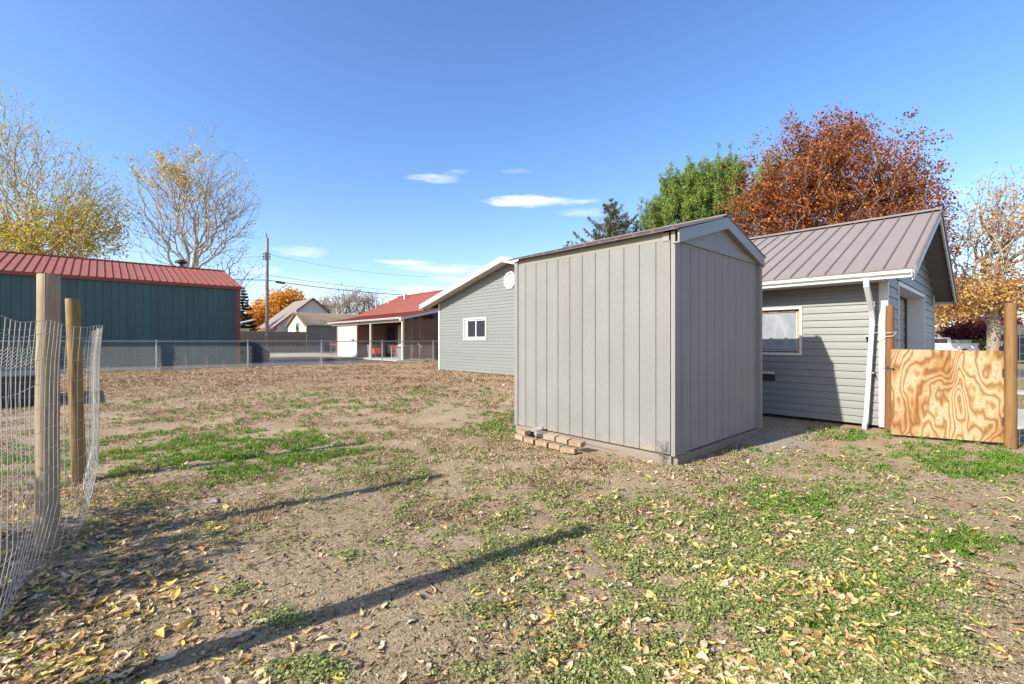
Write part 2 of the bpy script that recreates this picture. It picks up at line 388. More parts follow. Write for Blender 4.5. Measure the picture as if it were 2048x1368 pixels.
# one sheet, fine near the camera, reaching the horizon
def axis(lo, hi, n, c, p):
    t = np.linspace(-1, 1, n); s = np.sign(t)*np.abs(t)**p
    return np.where(s < 0, c+(c-lo)*s, c+(hi-c)*s)
gx = axis(-900, 900, 560, .2, 4.2); gy = axis(-60, 1500, 620, 3.0, 4.2)
X, Y = np.meshgrid(gx, gy); nx, ny = X.shape[1], X.shape[0]
Z = gz(X, Y)
V = np.stack([X.ravel(), Y.ravel(), Z.ravel()], 1)
ii = (np.arange(ny-1)[:, None]*nx+np.arange(nx-1)[None, :]).ravel()
me = np_mesh('ground', V, np.stack([ii, ii+1, ii+nx+1, ii+nx], 1))
gr, we, dr, gv, _, _ = covers(V[:, 0], V[:, 1])
A_, B_ = grid_ab(V[:, 0], V[:, 1])
far = (A_ > 23.2)
dr = np.where(far, .55, dr); gr = np.where((B_ > 8.3) & (A_ < 1), .8, gr)
ca = me.color_attributes.new('cover', 'FLOAT_COLOR', 'POINT')
cv = np.stack([dr, np.clip(gr*.7+we*.5, 0, 1), gv, np.ones(len(V))], 1).astype(np.float32)
ca.data.foreach_set('color', cv.ravel())
props(link('ground', me, m_ground, smooth=True), 'bare brown yard soil with patchy weeds', None, None, 'structure')

# ------------------------------------------------------------------ scatter
def samples(n, pylo, pyhi, power=1.0, pxlo=-350, pxhi=2400):
    py = pylo+(pyhi-pylo)*rng.random(n)**power; px = pxlo+(pxhi-pxlo)*rng.random(n)
    y = F*CH/(py-HZ); x = (px-1024)/F*y
    return x, y
def keep(x, y, d):
    k = (rng.random(len(x)) < d) & ~occupied(x, y); return x[k], y[k]
def blades(x, y, h, wd, lean=.5):
    n = len(x); z = gz(x, y)-.004; th = rng.random(n)*6.283; ph = rng.random(n)*6.283
    hh = h*(.5+rng.random(n)*.8); ww = wd*(.7+.6*rng.random(n)); ln = hh*lean*rng.random(n)*1.6
    cx, sx_ = np.cos(th)*ww, np.sin(th)*ww; lx, ly = np.cos(ph)*ln, np.sin(ph)*ln
    P = np.stack([np.stack([x-cx, y-sx_, z], 1), np.stack([x+cx, y+sx_, z], 1),
                  np.stack([x+cx*.6+lx*.4, y+sx_*.6+ly*.4, z+hh*.6], 1), np.stack([x+lx, y+ly, z+hh*(.9-.2*lean)], 1),
                  np.stack([x-cx*.6+lx*.4, y-sx_*.6+ly*.4, z+hh*.6], 1)], 1)
    i = np.arange(n)[:, None]*5
    return P.reshape(-1, 3), i+np.array([[0,1,2,3,4]])
def clump(x, y, k, spread):
    n = len(x); s = np.broadcast_to(spread, (n,)) if np.ndim(spread) else np.full(n, spread)
    s = np.repeat(s, k); X_ = np.repeat(x, k)+rng.normal(size=n*k)*s; Y_ = np.repeat(y, k)+rng.normal(size=n*k)*s
    return X_, Y_
def stuff(name, V, Fc, m, label):
    return props(link(name, np_mesh(name, V, Fc), m), label, None, None, 'stuff')
# green grass
x, y = samples(80000, 765, 1420, 1.0); g = covers(x, y)[0]; x, y = keep(x, y, g*.75)
X_, Y_ = clump(x, y, 16, .016+.006*y/3)
k = ~occupied(X_, Y_); X_, Y_ = X_[k], Y_[k]
V1, F1 = blades(X_, Y_, .042*np.ones(len(X_))*(1+.05*Y_), .0016+.00055*Y_, .6)
m_grass = leafmat('green_grass_blades', [(0, (.07,.17,.015)), (.5, (.13,.27,.025)), (.85, (.20,.34,.045)), (1, (.42,.38,.15))], .45)
stuff('grass', V1, F1, m_grass, 'short bright green grass in patches on the soil')
print('grass', len(X_))
# weeds: small round leaves in low mats
x, y = samples(135000, 790, 1450, 1.0); wv = covers(x, y)[1]; x, y = keep(x, y, wv*.62)
X_, Y_ = clump(x, y, 11, .022)
k = ~occupied(X_, Y_); X_, Y_ = X_[k], Y_[k]
n_ = len(X_); s = (.0040+.0009*Y_)*(.5+1.0*rng.random(n_)**1.5); hgt = gz(X_, Y_)+.004+.022*rng.random(n_)
nv = rng.normal(size=(n_, 3))*.45+np.array([0, 0, 1]); nv /= np.linalg.norm(nv, axis=1)[:, None]
u = np.cross(nv, rng.normal(size=(n_, 3))); u /= np.linalg.norm(u, axis=1)[:, None]; v = np.cross(nv, u)
c = np.stack([X_, Y_, hgt], 1); s3 = s[:, None]
P = np.stack([c-u*s3, c-u*s3*.3-v*s3*.8, c+u*s3*.7-v*s3*.65, c+u*s3*1.05, c+u*s3*.7+v*s3*.65, c-u*s3*.3+v*s3*.8], 1).reshape(-1, 3)
m_weed = leafmat('clover_leaves', [(0, (.15,.18,.05)), (.45, (.25,.28,.09)), (.8, (.35,.37,.13)), (.93, (.44,.44,.13)), (1, (.52,.46,.19))], .3)
stuff('ground_cover_weeds', P, np.arange(n_)[:, None]*6+np.array([[0,1,2,3,4,5]]), m_weed, 'low grey green mat of small leafed weeds')
print('weeds', n_)
# dry grass
x, y = samples(90000, 722, 1050, 1.5, -300, 1750); dd = covers(x, y)[2]; x, y = keep(x, y, dd*.8)
a_, b_ = grid_ab(x, y); k = a_ < 22.8; x, y = x[k], y[k]
X_, Y_ = clump(x, y, 11, .05)
k = ~occupied(X_, Y_); X_, Y_ = X_[k], Y_[k]
tall = .03+.21*np.clip(fbm(X_, Y_, .9, 3, 8)-.33, 0, 1)*np.clip((Y_-7)/7, 0.15, 1)
V1, F1 = blades(X_, Y_, tall, .0012+.00055*Y_, 1.1)
m_dry = leafmat('dry_grass_blades', [(0, (.20,.10,.06)), (.25, (.38,.22,.13)), (.5, (.50,.35,.22)), (.8, (.64,.49,.33)), (1, (.26,.27,.11))], .3)
stuff('dry_grass', V1, F1, m_dry, 'dry tan and russet grass along the chain link fence')
print('dry', len(X_))
# thin straw and low greyish stubble everywhere
x, y = samples(52000, 790, 1450, 1.0); x, y = keep(x, y, .25+.6*np.clip(fbm(x, y, 1.7, 3, 9)-.42, 0, 1)*4)
X_, Y_ = clump(x, y, 4, .02)
k = ~occupied(X_, Y_); X_, Y_ = X_[k], Y_[k]
V1, F1 = blades(X_, Y_, .018*np.ones(len(X_)), .0010+.0003*Y_, 2.6)
m_straw = leafmat('straw_bits', [(0, (.30,.21,.12)), (.5, (.52,.41,.25)), (.8, (.34,.33,.15)), (1, (.68,.57,.38))], .25)
stuff('straw_litter', V1, F1, m_straw, 'thin straw and stubble lying on the soil')
# pebbles
x, y = samples(52000, 800, 1450, .9); x, y = keep(x, y, .35+.6*(fbm(x, y, 1.1, 3, 12) > .48))
n_ = len(x); r = (.0014+.0040*rng.random(n_)**3.0)*(1+.22*y)
oc = np.array([[1,0,0],[0,1,0],[-1,0,0],[0,-1,0],[0,0,.8],[0,0,-.5]])
J = oc[None]*(.65+.7*rng.random((n_, 6, 1)))
P = J*r[:, None, None]+np.stack([x, y, gz(x, y)+r*.2], 1)[:, None, :]
tr = np.array([[0,1,4],[1,2,4],[2,3,4],[3,0,4]])
stuff('gravel_bits', P.reshape(-1, 3), (np.arange(n_)[:, None, None]*6+tr[None]).reshape(-1, 3), m_gravelbits, 'small clods and pebbles strewn over the soil')
# fallen leaves
x, y = samples(34000, 770, 1480, .85)
px = 1024+F*x/y; py = HZ+F*CH/y
dn = gauss(px, py, [(70,1240,200,180,.6),(330,1060,190,110,.45),(1480,1150,380,190,.55),(1780,1020,220,120,.42),(1560,1340,190,60,.45),(1430,1350,110,40,.8),(150,1000,130,70,.4),(650,1330,300,70,.15)])*(.35+1.6*np.clip(fbm(x, y, 3.2, 3, 14)-.42, 0, 1)*5)+.035
x, y = keep(x, y, np.clip(dn*.62, 0, 1))
n_ = len(x); print('leaves', n_)
L = (.011+.027*rng.random(n_)**1.5)*(1+.07*np.maximum(y-2.5, 0)); wd = L*(.22+.26*rng.random(n_)); th = rng.random(n_)*6.283
curl = (rng.random(n_)-.3)*2.0; fold = (rng.random(n_)-.25)*1.8
tt = np.array([-1, -.55, .05, .6, 1.0]); ww = np.array([0.04, .75, 1.0, .62, .02])
rows = []
for t, q in zip(tt, ww):
    for sgn in (-1, 0, 1):
        lx = t*L; ly = sgn*q*wd; lz = curl*L*(t*t)*.55+np.abs(sgn)*q*wd*fold
        rows.append(np.stack([lx, ly, lz], 1))
P = np.stack(rows, 1)
tx = (rng.random(n_)-.5)*.7; ty = (rng.random(n_)-.5)*.7
P[:, :, 2] += P[:, :, 0]*tx[:, None]+P[:, :, 1]*ty[:, None]
cx, sn = np.cos(th)[:, None], np.sin(th)[:, None]
Q = np.stack([P[:, :, 0]*cx-P[:, :, 1]*sn, P[:, :, 0]*sn+P[:, :, 1]*cx, P[:, :, 2]-P[:, :, 2].min(1)[:, None]*.75], 2)
Q += rng.normal(size=Q.shape)*(L*.09)[:, None, None]
Q += np.stack([x, y, gz(x, y)+.003+.012*covers(x, y)[1]], 1)[:, None, :]
fq = []
for r_ in range(4):
    for c_ in range(2): i = r_*3+c_; fq.append([i, i+3, i+4, i+1])
fq = np.array(fq)
m_leaf = leafmat('fallen_leaf', [(0, (.30,.14,.05)), (.15, (.56,.33,.15)), (.45, (.70,.50,.28)), (.68, (.78,.62,.40)), (.82, (.70,.43,.11)), (.92, (.70,.57,.12)), (1, (.58,.57,.14))], .25, .6)
stuff('fallen_leaves', Q.reshape(-1, 3), (np.arange(n_)[:, None, None]*15+fq[None]).reshape(-1, 4), m_leaf, 'curled tan and yellow leaves fallen over the yard')
# distant lawn to the right and alley grass
x = rng.uniform(-30, 30, 1); 

# ------------------------------------------------------------------ lanes and paving
def sheet(name, pts, z, m, label, t=.05):
    b = MB(); b.prism([(p[0], p[1], z-t) for p in pts], (0, 0, t)); return props(b.build(name, m), label, None, None, 'structure')
ab = lambda a, b: W(a, b)
sheet('lane', [ab(23.6,-14), ab(23.6,9.4), ab(30.5,9.4), ab(30.5,-14)], .02, m_asph, 'grey gravel lane behind the chain link fence')
sheet('gravel_drive', [ab(31.0,2.2), ab(31.0,9.7), ab(52,13.4), ab(52,2.2)], .024, m_gravel, 'pale gravel drive beside the lane')
sheet('patio', [ab(24.1,9.6), ab(24.1,14), ab(31.2,14), ab(31.2,9.6)], .05, m_conc, 'concrete patio under the red roofed porch')
sheet('driveway', [ab(-14,5.65), ab(-14,8.3), ab(-1.1,8.3), ab(-1.1,5.65)], .03, m_conc, 'concrete driveway in front of the garage door')
sheet('sidewalk', [ab(-16,12.3), ab(-16,13.2), ab(4,13.2), ab(4,12.3)], .03, m_conc, 'narrow concrete walk across the lawn')
sheet('road', [ab(-40,20), ab(-40,27), ab(60,27), ab(60,20)], .02, m_asph, 'street beyond the garage')

# ------------------------------------------------------------------ building helpers (grid frame: x = b, y = a)
def groot(name, label, cat, a, b, group=None):
    o = T(name, label, cat, W(a, b), TH, group); return o, (b, a, 0)
def siding(mb, P, U, Nn, ulo, uhi, z0, z1, step, depth=.020, holes=()):
    """lap courses: P origin of wall (z=0), U along, Nn outward; ulo/uhi functions of z"""
    P = Vector(P); U = Vector(U); Nn = Vector(Nn); z = z0
    while z < z1-1e-4:
        zt = min(z+step, z1); zm = (z+zt)/2
        segs = [[(ulo(z), ulo(zt)), (uhi(z), uhi(zt))]]
        for (h0, h1, hz0, hz1) in holes:
            if hz0 < zm < hz1:
                ns = []
                for (l, r_) in segs:
                    if r_[0] <= h0 or l[0] >= h1: ns.append([l, r_]); continue
                    if l[0] < h0: ns.append([l, (h0, h0)])
                    if r_[0] > h1: ns.append([(h1, h1), r_])
                segs = ns
        for (l, r_) in segs:
            if r_[0]-l[0] < .01: continue
            mid = z+step*.42
            f = lambda u, zz, o: P+U*u+Vector((0, 0, zz))+Nn*o
            if zt-z > step*.9:
                k = (mid-z)/(zt-z); lm = l[0]+(l[1]-l[0])*k; rm = r_[0]+(r_[1]-r_[0])*k
                mb.face([f(l[0], z, depth), f(r_[0], z, depth), f(rm, mid, depth*.75), f(lm, mid, depth*.75)])
                mb.face([f(lm, mid, depth*.75), f(rm, mid, depth*.75), f(rm, mid+.004, depth*.5), f(lm, mid+.004, depth*.5)])
                mb.face([f(lm, mid+.004, depth*.5), f(rm, mid+.004, depth*.5), f(r_[1], zt, 0.001), f(l[1], zt, 0.001)])
            else:
                mb.face([f(l[0], z, depth), f(r_[0], z, depth), f(r_[1], zt, .001), f(l[1], zt, .001)])
            mb.face([f(l[0], z, .001), f(r_[0], z, .001), f(r_[0], z, depth), f(l[0], z, depth)])
        z = zt
def roof_plane(mb, P, U, L, Vv, t=.03, ribs=None, mr=None, rw=.035, rh=.025, start=0):
    P = Vector(P); U = Vector(U).normalized(); Vv = Vector(Vv); nn = U.cross(Vv).normalized()
    if nn.z < 0: nn = -nn
    q = [P, P+U*L, P+U*L+Vv, P+Vv]
    mb.hexa([p-nn*t for p in q], q)
    if ribs and mr is not None:
        s = start
        while s < L:
            c = P+U*s
            poly = [c-U*rw/2+nn*.002, c+U*rw/2+nn*.002, c+U*rw*.25+nn*rh, c-U*rw*.25+nn*rh]
            mr.prism(poly, Vv); s += ribs

def boxes(name, mat, parent, off, L):
    for q in L:
        m = MB(off); m.box(*q); m.build(name, mat, parent)
# ------------------------------------------------------------------ shed
sh, off = groot('storage_shed', 'tall narrow greige wooden shed with grooved walls and low gable roof', 'shed', 0, 0)
SW, SL, SH_ = 2.33, 2.45, 2.44
def grooved(mb, P, U, Nn, L, z0, z1, spacing, start, gw=.010, gd=.010, top=None):
    P = Vector(P); U = Vector(U); Nn = Vector(Nn); us = []; u = start
    while u < L-.02: us.append(u); u += spacing
    edges = [0]+[x for g in us for x in (g-gw/2, g+gw/2)]+[L]
    tz = (lambda u: z1) if top is None else top
    for i in range(0, len(edges)-1):
        o = 0 if i % 2 == 0 else -gd
        a0, a1 = edges[i], edges[i+1]
        mb.face([P+U*a0+Nn*o+Vector((0,0,z0)), P+U*a1+Nn*o+Vector((0,0,z0)), P+U*a1+Nn*o+Vector((0,0,tz(a1))), P+U*a0+Nn*o+Vector((0,0,tz(a0)))])
        if i % 2:
            for uu in (a0, a1):
                mb.face([P+U*uu+Vector((0,0,z0)), P+U*uu-Nn*gd+Vector((0,0,z0)), P+U*uu-Nn*gd+Vector((0,0,tz(uu))), P+U*uu+Vector((0,0,tz(uu)))])
m = MB(off); grooved(m, (0,.045,0), (0,1,0), (-1,0,0), SL-.10, .10, 2.37, .203, .165); m.build('side_wall', m_shed, sh)
m = MB(off); grooved(m, (SW,.0,0), (0,1,0), (1,0,0), SL, .10, 2.37, .203, .165); m.build('side_wall', m_shed, sh)
m = MB(off); grooved(m, (0.0,0,0), (1,0,0), (0,-1,0), SW, .10, 2.44, .203, .155); m.build('gable_wall', m_shed_old, sh)
m = MB(off); grooved(m, (0.0,SL,0), (1,0,0), (0,1,0), SW, .10, 2.44, .203, .155); m.build('gable_wall', m_shed_old, sh)
boxes('corner_board', m_shed_trim, sh, off, [(-.012, -.0005, -.016, .03, .09, 2.455), (-.016, .012, SL-.055, SL+.012, .085, 2.44), (SW-.05, SW+.014, -.05, -.0005, .09, 2.42), (.0, .045, -.014, -.001, .09, 2.40)]+[(-.0085, -.001, .062+.203*i, .07+.203*i, z, z+.007) for i in range(0)])
m = MB(off); m.box(-.008, -.001, .055, .13, 2.36, 2.452); m.build('patch_board', m_shed_trim, sh)
boxes('frieze_board', m_frieze, sh, off, [(.004, .03, .135, SL-.056, 2.372, 2.479), (SW-.03, SW-.004, .05, SL-.05, 2.372, 2.479)])
m = MB(off); m.prism([(.03, SL-.02, 2.43), (SW-.03, SL-.02, 2.43), (SW-.03, SL-.02, 2.47), (SW/2, SL-.02, 2.79), (.03, SL-.02, 2.47)], (0, .019, 0)); m.build('gable_infill', m_shed_trim, sh)
m = MB(off); m.prism([(.03, .002, 2.43), (SW-.03, .002, 2.43), (SW-.03, .002, 2.47), (SW/2, .002, 2.78), (.03, .002, 2.47)], (0, .015, 0)); m.build('gable_infill', m_shed_trim, sh)
rise = .34; ov = .055
m = MB(off)       # rake fascia front
def rake(mb, y0, y1, h=.135):
    zt = lambda b: 2.455+rise*(1-abs(b-SW/2)/(SW/2+.03))
    for s_ in (-1, 1):
        e = SW/2+s_*(SW/2+.03); mid = SW/2
        p = [(e, y0, zt(e)-h), (mid, y0, zt(mid)-h), (mid, y0, zt(mid)), (e, y0, zt(e))]
        mb.prism(p, (0, y1-y0, 0))
rake(m, -.075, -.055); m.build('fascia', m_fascia, sh)
m = MB(off)
zt = lambda b: 2.455+rise*(1-abs(b-SW/2)/(SW/2+.03))
for s_ in (-1, 1):
    e = SW/2+s_*(SW/2+.03); p = [(e, -.0555, zt(e)-.135), (SW/2, -.0555, zt(SW/2)-.135), (SW/2, -.0555, zt(SW/2)-.122), (e, -.0555, zt(e)-.122)]
    m.prism(p, (0, .055, 0))
m.build('fascia_return', m_shed_trim, sh)
m = MB(off); m.prism([(.08, -.02, 2.335+.02), (SW-.01, -.02, 2.335+.02), (SW-.01, -.02, 2.44), (.02, -.02, 2.44)], (0, .019, 0)); m.build('gable_band', m_shed_trim, sh)
m = MB(off); m.prism([(.03, -.008, 2.44), (SW-.03, -.008, 2.44), (SW/2, -.008, 2.44+.30)], (0, .007, 0)); m.prism([(SW/2-.32, -.012, 2.57), (SW/2+.40, -.012, 2.54), (SW/2+.25, -.012, 2.60), (SW/2-.02, -.012, 2.70), (SW/2-.2, -.012, 2.64)], (0, .0035, 0)); m.build('gable_infill', m_shed_trim, sh)
m = MB(off); m2 = MB(off)
zr = 2.455+rise+.012; ze = 2.462
for s_ in (-1, 1):
    be = SW/2+s_*(SW/2+.075)
    roof_plane(m, (be, -.082, ze), (0,1,0), SL+.16, (SW/2-be, 0, zr-ze), .008, .23, m2, .05, .018, .06)
m.v += m2.v; n0 = len(m.v)-len(m2.v); m.f += [[i+n0 for i in f] for f in m2.f]
m.box(SW/2-.07, SW/2+.07, -.085, SL+.08, zr+.002, zr+.016)
m.build('roof', m_shed_roof, sh)
m = MB(off); pass
boxes('skid', m_skid, sh, off, [(-.01, .03, .03, SL-.01, -.05, .085), (.031, SW-.02, -.022, .04, -.05, .088), (SW-.03, SW, .041, SL, -.05, .08)])
# weathered sagging plank on the ground side
# dry weed against the corner
def weed_stalk(name, label, loc, h, n, seed, mt, spread=.5):
    rr = random.Random(seed); b = MB(); 
    for i in range(n):
        p = Vector((rr.uniform(-.03,.03), rr.uniform(-.03,.03), -.01)); dv = Vector((rr.uniform(-spread,spread), rr.uniform(-spread,spread), 1)).normalized()
        pts = [p]; 
        for k_ in range(5):
            p = p+dv*h/5*rr.uniform(.7,1.1); dv = (dv+Vector((rr.uniform(-.2,.2), rr.uniform(-.2,.2), .05))).normalized(); pts.append(p)
            if k_ > 0:
                for q in range(5):
                    s_ = Vector((rr.uniform(-1,1), rr.uniform(-1,1), rr.uniform(.2,1))).normalized()
                    e = p+s_*h*.12*rr.uniform(.4,1); b.tube([p, e], [.0012, .0007], 3, False)
                    b.box(-.0016,.0016,-.0016,.0016,-.0022,.0022, Matrix.Translation(e))
        b.tube(pts, [.0022]*5+[.001], 4, False)
    o = b.build(name, mt); o.location = loc; return props(o, label, 'weed')
m_drystalk = paint('tan_dry_stalk', (.42,.30,.18), .9, .2)
m_stalk = paint('dry_stalk', (.16,.13,.11), .9, .2)
p = W(.10, -.06); weed_stalk('dead_weed', 'dry dark weed stalk standing against the corner of the grey shed', (p[0], p[1], 0), .26, 5, 3, m_stalk, .35)

for i, (px_, hh_) in enumerate([(318,.42),(350,.5),(372,.75),(412,.62),(446,.45),(545,.45),(640,.4),(30,.7),(48,.9),(700,.35),(215,.35)]):
    dr2 = (px_-1024)/F; t_ = (dr2*(OY+22.5*ax[1])-(OX+22.5*ax[0]))/(bx_[0]-dr2*bx_[1]); pw = W(22.5, t_)
    weed_stalk('dry_weed', 'tall dry tan weed standing along the chain link fence', (pw[0], pw[1], 0), hh_, 4, 20+i, m_drystalk, .25)['group'] = 'dry weeds along the chain link fence'
def rock(label, loc, r, mt, seed, cat='rock'):
    rr = random.Random(seed); b = MB(); K, J = 9, 6
    for j in range(J+1):
        for i in range(K):
            ph = math.pi*j/J; th_ = 2*math.pi*i/K; q = r*rr.uniform(.82, 1.12)
            b.vert((q*math.sin(ph)*math.cos(th_)*1.2, q*math.sin(ph)*math.sin(th_), q*.75*math.cos(ph)))
    for j in range(J):
        for i in range(K): b.f.append([j*K+i, j*K+(i+1)%K, (j+1)*K+(i+1)%K, (j+1)*K+i])
    o = b.build('rock', mt, smooth=True); o.location = loc; props(o, label, cat)
rock('small white stone in the bright green grass patch', G(655, 872), .032, m_white_d, 1)
rock('whitish stone beside the corner of the grey outbuilding weeds', G(1008, 770), .045, m_white_d, 2)
rock('grey stone at the edge of the shadowed soil near the wooden posts', G(430, 1002), .035, m_gbrick, 3)
rock('white stone among the fallen leaves below the gate', G(1702, 1062), .022, m_white_d, 6)
# ------------------------------------------------------------------ bricks beside the shed
def brick_mesh(holes=False, l=.195, w_=.09, h=.057):
    b = MB(); b.box(-l/2, l/2, -w_/2, w_/2, 0, h)
    return b
brick_specs = [ # a, b, z, rot, tiltx, tilty, mat, label
 (2.07,-.15,.0, 4, 0,0, m_brick2, 'pale brick at the far left end of the bottom row by the shed'),
 (1.98,-.33,.0, -8, 0,0, m_brick2, 'pale brick second from the left in the bottom row'),
 (1.76,-.37,.0, -3, 0,0, m_brick, 'tan brick third from the left in the bottom row'),
 (1.54,-.375,.0, 2, 0,0, m_brick, 'tan brick fourth from the left in the bottom row'),
 (1.32,-.37,.0, -2, 0,0, m_brick, 'tan brick with small holes second from the right in the bottom row'),
 (1.10,-.40,.0, 9, 0,0, m_brick, 'orange brick at the near right end of the bottom row'),
 (2.05,-.16,.059, 3, 4,0, m_brick2, 'pale brick leaning at the top left of the brick row'),
 (2.00,-.27,.061, -6, 3,0, m_brick, 'rust stained brick lying over the left end of the bottom row'),
 (1.53,-.24,.060, 2, 8,0, m_brick2, 'pale brick on top, just right of the grey holed brick'),
 (1.31,-.245,.060, -2, 8,0, m_brick2, 'pale brick in the middle of the upper right three'),
 (1.09,-.26,.060, 0, 9,0, m_brick, 'tan brick topmost at the near right end of the row'),
]
for (a, b_, z, rz, tx_, ty_, mt, lab) in brick_specs:
    root = T('brick', lab, 'brick', W(a, b_, z), 0, 'loose bricks stacked beside the shed')
    root.rotation_euler = (R(ty_), R(-tx_), TH+R(rz*1.6))
    b = MB(); b.box(-.046, .046, -.093, .093, 0, .057); o = b.build('brick_body', mt, root, bevel=.003)
    if 'holes' in lab:
        for q in (-.055, 0, .055): h_ = MB(); h_.tube([(0, q, .0572), (0, q, .0580)], .009, 8); h_.build('core_hole', m_dark, root)
for (a, b_, z, eul, mt, lab) in [(1.74,-.20,.06,(R(10),R(-16),TH+R(62)), m_gbrick, 'grey three holed brick lying across the brick row'),
                                 (1.90,-.12,.075,(R(-20),R(38),TH+R(24)), m_gbrick, 'grey holed brick tipped up against the shed wall')]:
    root = T('grey_brick', lab, 'brick', W(a, b_, z), 0); root.rotation_euler = eul
    b = MB(); b.box(-.046, .046, -.095, .095, 0, .057); b.build('brick_body', mt, root, bevel=.004)
    for q in (-.055, 0, .055): h_ = MB(); h_.tube([(0, q, .0575), (0, q, .0585)], .012, 8); h_.build('core_hole', m_dark, root)

# ------------------------------------------------------------------ garage (right)
ga, off = groot('garage', 'grey sided garage with brown metal roof, white gutter and recessed door', 'garage', -1.125, 4.10)
A0, A1, B0, B1 = -1.125, 5.0, 4.10, 9.95
EZ, RZ_, RB = 2.30, 3.72, 7.025; RA0 = -1.49; EB0 = 3.68; EB1 = 10.37
hol = [(-.02-A0, 1.05-A0, 1.10, 1.83)]
m = MB(off)
siding(m, (B0, A0, 0), (0,1,0), (-1,0,0), lambda z: 0, lambda z: A1-A0, .05, 2.30, .113, holes=hol)
m.build('side_wall', m_sid, ga)
slope = (RZ_-EZ)/(RB-EB0)
def glo(z): return 0 if z < 2.44 else max(0, (z-2.44)/slope)
m = MB(off)
siding(m, (B0, A0, 0), (1,0,0), (0,-1,0), lambda z: min(glo(z), 2.9), lambda z: (B1-B0)-min(glo(z), 2.9), .05, 3.66, .16, holes=[(.98, 4.24, -.1, 2.24)])
m.build('gable_wall', m_sid, ga)
m = MB(off); m.box(B1-.02, B1, A0, A1, 0, 2.4); m.box(B0+.03, B1-.02, A1-.05, A1, 0, 2.4); m.box(B0+.03, B0+.05, 1.3, A1-.1, 0, 2.3); m.build('back_wall', m_sid, ga)
m = MB(off)   # roof
m2 = MB(off)
roof_plane(m, (EB0, RA0, EZ), (0,1,0), A1+.3-RA0, (RB-EB0, 0, RZ_-EZ), .04, .232, m2, .03, .02, .10)
roof_plane(m, (EB1, RA0, EZ), (0,1,0), A1+.3-RA0, (RB-EB1, 0, RZ_-EZ), .04, .405, m2, .03, .028, .12)
rf = m.build('roof', m_brown_roof, ga); m2.build('roof_rib', m_brown_seam, rf)
m = MB(off)
for s_, e in ((-1, EB0), (1, EB1)):
    m.hexa([(RB, RA0-.02, RZ_+.012), (RB+s_*.14, RA0-.02, RZ_+.012-.14*slope+.03), (RB+s_*.14, A1+.3, RZ_+.012-.14*slope+.03), (RB, A1+.3, RZ_+.012)], [(RB, RA0-.02, RZ_+.045), (RB+s_*.14, RA0-.02, RZ_+.04-.14*slope), (RB+s_*.14, A1+.3, RZ_+.04-.14*slope), (RB, A1+.3, RZ_+.045)])
m.build('ridge_cap', m_brown_roof, rf)
m = MB(off)   # rake trim
for e in (EB0, EB1):
    m.prism([(e, RA0-.022, EZ-.03), (RB, RA0-.022, RZ_-.03), (RB, RA0-.022, RZ_+.03), (e, RA0-.022, EZ+.03)], (0, .02, 0))
m.build('rake_flashing', m_brown_seam, rf)
m = MB(off)
for e in (EB0, EB1):
    m.prism([(e, RA0, EZ-.17), (RB, RA0, RZ_-.17), (RB, RA0, RZ_-.042), (e, RA0, EZ-.042)], (0, .025, 0))
m.build('fascia', m_white_d, ga)
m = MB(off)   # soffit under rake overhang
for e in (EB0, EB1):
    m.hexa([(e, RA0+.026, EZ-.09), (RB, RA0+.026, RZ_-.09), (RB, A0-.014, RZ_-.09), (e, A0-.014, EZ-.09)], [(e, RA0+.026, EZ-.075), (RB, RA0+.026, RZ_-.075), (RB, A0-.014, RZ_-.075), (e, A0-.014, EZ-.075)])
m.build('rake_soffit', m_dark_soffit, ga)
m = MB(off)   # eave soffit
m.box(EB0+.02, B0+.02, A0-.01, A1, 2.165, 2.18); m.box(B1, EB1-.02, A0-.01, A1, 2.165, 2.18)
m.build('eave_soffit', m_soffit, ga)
m = MB(off)   # gutter: K profile
prof = [(0,0), (-.055,.0), (-.062,.03), (-.098,.06), (-.098,.085), (-.108,.085), (-.108,.10), (-.09,.10), (-.09,.09), (-.05,.03), (-.01,.01), (-.01,.10), (0,.10)]
m.prism([(EB0+.03+x, RA0+.02, 2.165+z) for x, z in prof], (0, A1-RA0, 0))
m.box(EB0-.085, EB0+.03, RA0+.012, RA0+.019, 2.165, 2.262)
gt = m.build('gutter', m_white, ga)
m = MB(off); m.prism([(EB1-.03-x, RA0+.02, 2.165+z) for x, z in prof], (0, A1-RA0, 0)); m.build('gutter', m_white, ga)
m = MB(off)   # downspout, leaning
da = -.98
pts = [(EB0-.03, da, 2.175), (EB0-.02, da, 2.08), (EB0+.24, da-.01, 1.76), (EB0+.31, da-.01, 1.64), (EB0+.31, da-.01, 1.54), (EB0+.29, da+.05, .30), (EB0+.28, da+.06, .09), (EB0+.17, da+.06, .04)]
for i in range(len(pts)-1): m.bar(pts[i], Vector(pts[i+1])+(Vector(pts[i+1])-Vector(pts[i])).normalized()*.012, .078-.0015*i, .062-.0015*i, (0,1,0))
m.build('downspout', m_white, ga)
boxes('downspout_strap', m_galv, ga, off, [(B0-.135, B0-.02, da-.03, da+.09, z, z+.02) for z in (1.36, .82)])
m = MB(off); m.box(B0-.022, B0+.06, A0-.03, A0+.075, .03, 2.17); m.build('corner_trim', m_white, ga)
m = MB(off); m.box(B1-.06, B1+.022, A0-.03, A0+.01, .03, 2.35); m.build('corner_trim', m_white_d, ga)
